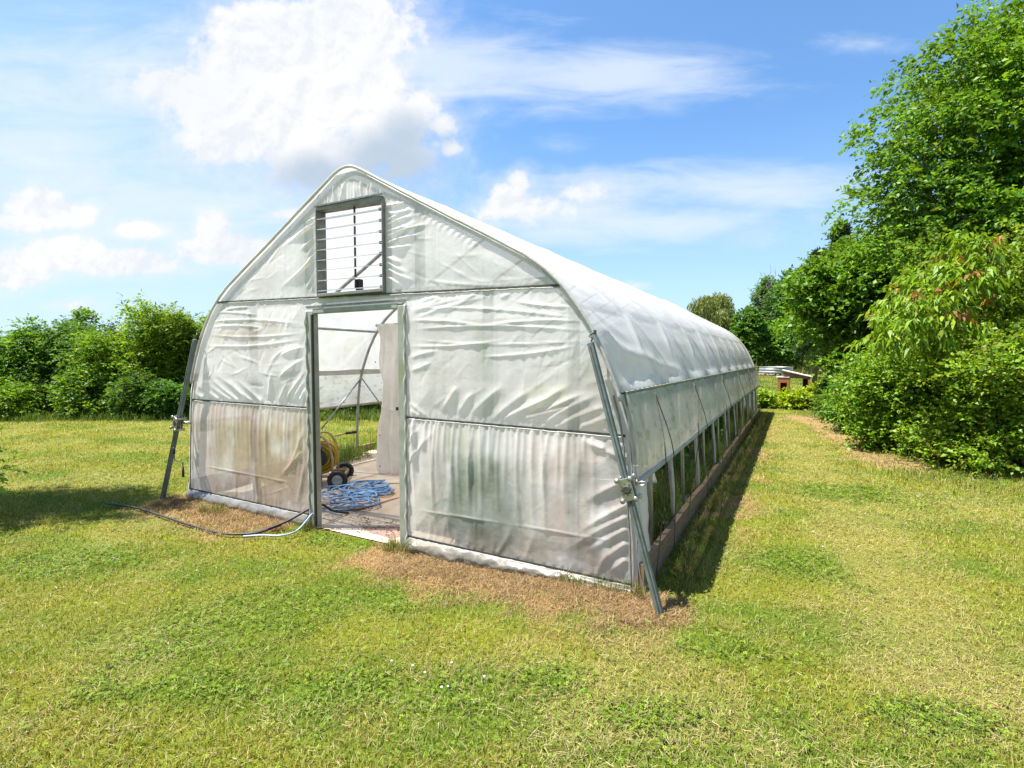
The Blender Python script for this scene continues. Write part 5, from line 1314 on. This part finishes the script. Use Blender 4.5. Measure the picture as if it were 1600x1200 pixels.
CUM = [(430, 165, 190, 110, 1.6), (560, 150, 110, 95, 1.5), (285, 145, 110, 50, 1.), (360, 120, 90, 70, 1.), (500, 245, 160, 85, 1.1), (600, 225, 120, 100, 1.1), (385, 225, 130, 65, .9), (690, 205, 40, 34, .75), (705, 238, 26, 30, .6), (660, 180, 50, 40, .9), (480, 110, 150, 90, 1.6), (520, 130, 140, 90, 1.6), (560, 60, 140, 80, 1.5), (430, 70, 120, 70, 1.5),
       (70, 325, 66, 36, 1.5), (110, 338, 66, 28, 1.4), (55, 350, 70, 20, 1.2), (222, 362, 58, 18, 1.2), (335, 365, 34, 40, 1.4), (350, 390, 78, 34, 1.5), (400, 398, 66, 32, 1.4), (110, 398, 80, 36, 1.5), (190, 412, 120, 28, 1.4), (20, 425, 80, 42, 1.4), (450, 338, 40, 14, .8), (230, 415, 70, 22, .7),
       (795, 318, 64, 40, .95), (840, 330, 80, 34, .85), (812, 292, 30, 26, .8), (900, 306, 64, 28, .6), (770, 335, 50, 24, .6), (990, 448, 22, 8, .7), (112, 478, 40, 12, .6), (-140, 300, 120, 70, 1.), (1800, 300, 160, 60, .8), (-260, 420, 160, 50, .9)]
nA = noise(P2, 7.5, 9, .62, .3); nB = noise(P2, 22., 7, .6, .2); nC = noise(P2, 3.2, 6, .55)
fld = blobs(CUM)
dn = mth('ADD', fld, mth('MULTIPLY', mth('SUBTRACT', nA, .5), 1.5)); dn = mth('ADD', dn, mth('MULTIPLY', mth('SUBTRACT', nB, .5), .95))
cum = mth('MAXIMUM', rng_map(dn, .02, .62), mth('MULTIPLY', rng_map(dn, -.5, .5), .42)); cum = mth('MULTIPLY', cum, fwd)
nA2 = noise(vmth('ADD', P2, (-.012, .022, 0.)), 7.5, 9, .62, .3); nB2 = noise(vmth('ADD', P2, (-.005, .009, 0.)), 22., 7, .6, .2)
shd = mth('ADD', mth('SUBTRACT', nA2, nA), mth('MULTIPLY', mth('SUBTRACT', nB2, nB), .35))
shd = rng_map(shd, -.05, .12)
# general scattered cloud for every other direction
back = mth('MULTIPLY', rng_map(noise(nv, 2.6, 9, .6), .52, .68), mth('SUBTRACT', 1., fwd))
cum = mth('MAXIMUM', cum, back)
# grey undersides
DRK = [(610, 262, 130, 70, 1.), (500, 280, 120, 50, .9), (640, 225, 70, 55, .8), (700, 225, 30, 24, .5), (540, 300, 90, 28, .9)]
dk = rng_map(mth('ADD', blobs(DRK), mth('MULTIPLY', mth('SUBTRACT', nA, .5), .9)), -.05, .75)
# thin streaks of high cloud
STK = [(900, 130, 330, 62, 1.), (700, 120, 260, 80, 1.), (1120, 300, 330, 48, 1.), (1000, 350, 420, 50, .9), (150, 150, 330, 120, .75), (120, 260, 300, 120, .7), (1340, 82, 120, 16, .45), (560, 400, 260, 90, .6), (870, 235, 70, 18, .5), (300, 330, 360, 120, .8)]
nS = noise(P2, 4.0, 9, .62, .6, (1., 4.5, 1.), R(14)); nS2 = noise(P2, 2.2, 7, .6, .4, (1., 2.6, 1.), R(10))
stk = mth('ADD', blobs(STK), mth('MULTIPLY', mth('SUBTRACT', nS, .5), 1.6)); stk = mth('ADD', stk, mth('MULTIPLY', mth('SUBTRACT', nS2, .5), .9))
stk = mth('MULTIPLY', mth('MULTIPLY', rng_map(stk, -.15, 1.0), .72), fwd)
def mixc(f, a, b):
    n = nt.nodes.new('ShaderNodeMixRGB'); L(f, n.inputs[0])
    for i, q in ((1, a), (2, b)):
        if isinstance(q, tuple): n.inputs[i].default_value = (*q, 1)
        else: L(q, n.inputs[i])
    return n.outputs[0]
KS = 1.0
haze = rng_map(sp.outputs['Z'], .0, .42, .62, .0)
hz = mth('MULTIPLY', haze, 1.0)
tint = nt.nodes.new('ShaderNodeMixRGB'); tint.blend_type = 'MULTIPLY'; tint.inputs[0].default_value = 1; tint.inputs[2].default_value = (.72, 1.08, 1.32, 1); L(sky.outputs[0], tint.inputs[1])
SKYC = tint.outputs[0]
CW = 6.0
hl = mth('MULTIPLY_ADD', rng_map(mth('ADD', blobs([(0, 280, 900, 560, 1.)]), mth('MULTIPLY', mth('SUBTRACT', nS2, .5), .5)), 0., .9), mth('MULTIPLY', fwd, .52), .06)
SKYC = mixc(hl, SKYC, (CW * .62, CW * .78, CW * 1.0))
s1 = mixc(hz, SKYC, (CW * .66, CW * .78, CW * .96))
s2 = mixc(stk, s1, (CW * .80, CW * .88, CW * .98))
cc = mixc(rng_map(nC, .36, .66, .0, .5), (CW * .92, CW * .92, CW * .925), (CW * .76, CW * .81, CW * .88))
cc = mixc(mth('MULTIPLY', shd, .40), cc, (CW * .64, CW * .71, CW * .81))
cc = mixc(mth('MULTIPLY', dk, .85), cc, (CW * .44, CW * .56, CW * .70))
s3 = mixc(cum, s2, cc)
L(s3, bg.inputs['Color']); bg.inputs['Strength'].default_value = .06
L(bg.outputs[0], out.inputs[0])

# ------------------------------------------------------------------ sun, camera, view
sd = bpy.data.lights.new('sun', 'SUN'); sd.energy = 4.6; sd.angle = R(.53); sd.color = (1., .955, .88)
so = bpy.data.objects.new('sun', sd); COL.objects.link(so)
so.rotation_euler = Vector(tuple(-SUN_DIR)).to_track_quat('-Z', 'Y').to_euler(); so.location = (-20, 0, 40)
cd = bpy.data.cameras.new('camera'); cam = bpy.data.objects.new('camera', cd); COL.objects.link(cam)
cd.sensor_width = 36; cd.lens = 18; cd.clip_start = .05; cd.clip_end = 2000
cam.location = (0, 0, EYE); cam.rotation_euler = (R(90) - PITCH, 0, 0)
scn.camera = cam
scn.view_settings.view_transform = 'Standard'; scn.view_settings.look = 'None'; scn.view_settings.exposure = 1.62; scn.view_settings.gamma = 1
cy = scn.cycles
cy.use_denoising = True; cy.max_bounces = 10; cy.diffuse_bounces = 4; cy.transparent_max_bounces = 10; cy.transmission_bounces = 6
cy.sample_clamp_indirect = 8; cy.caustics_reflective = False; cy.caustics_refractive = False
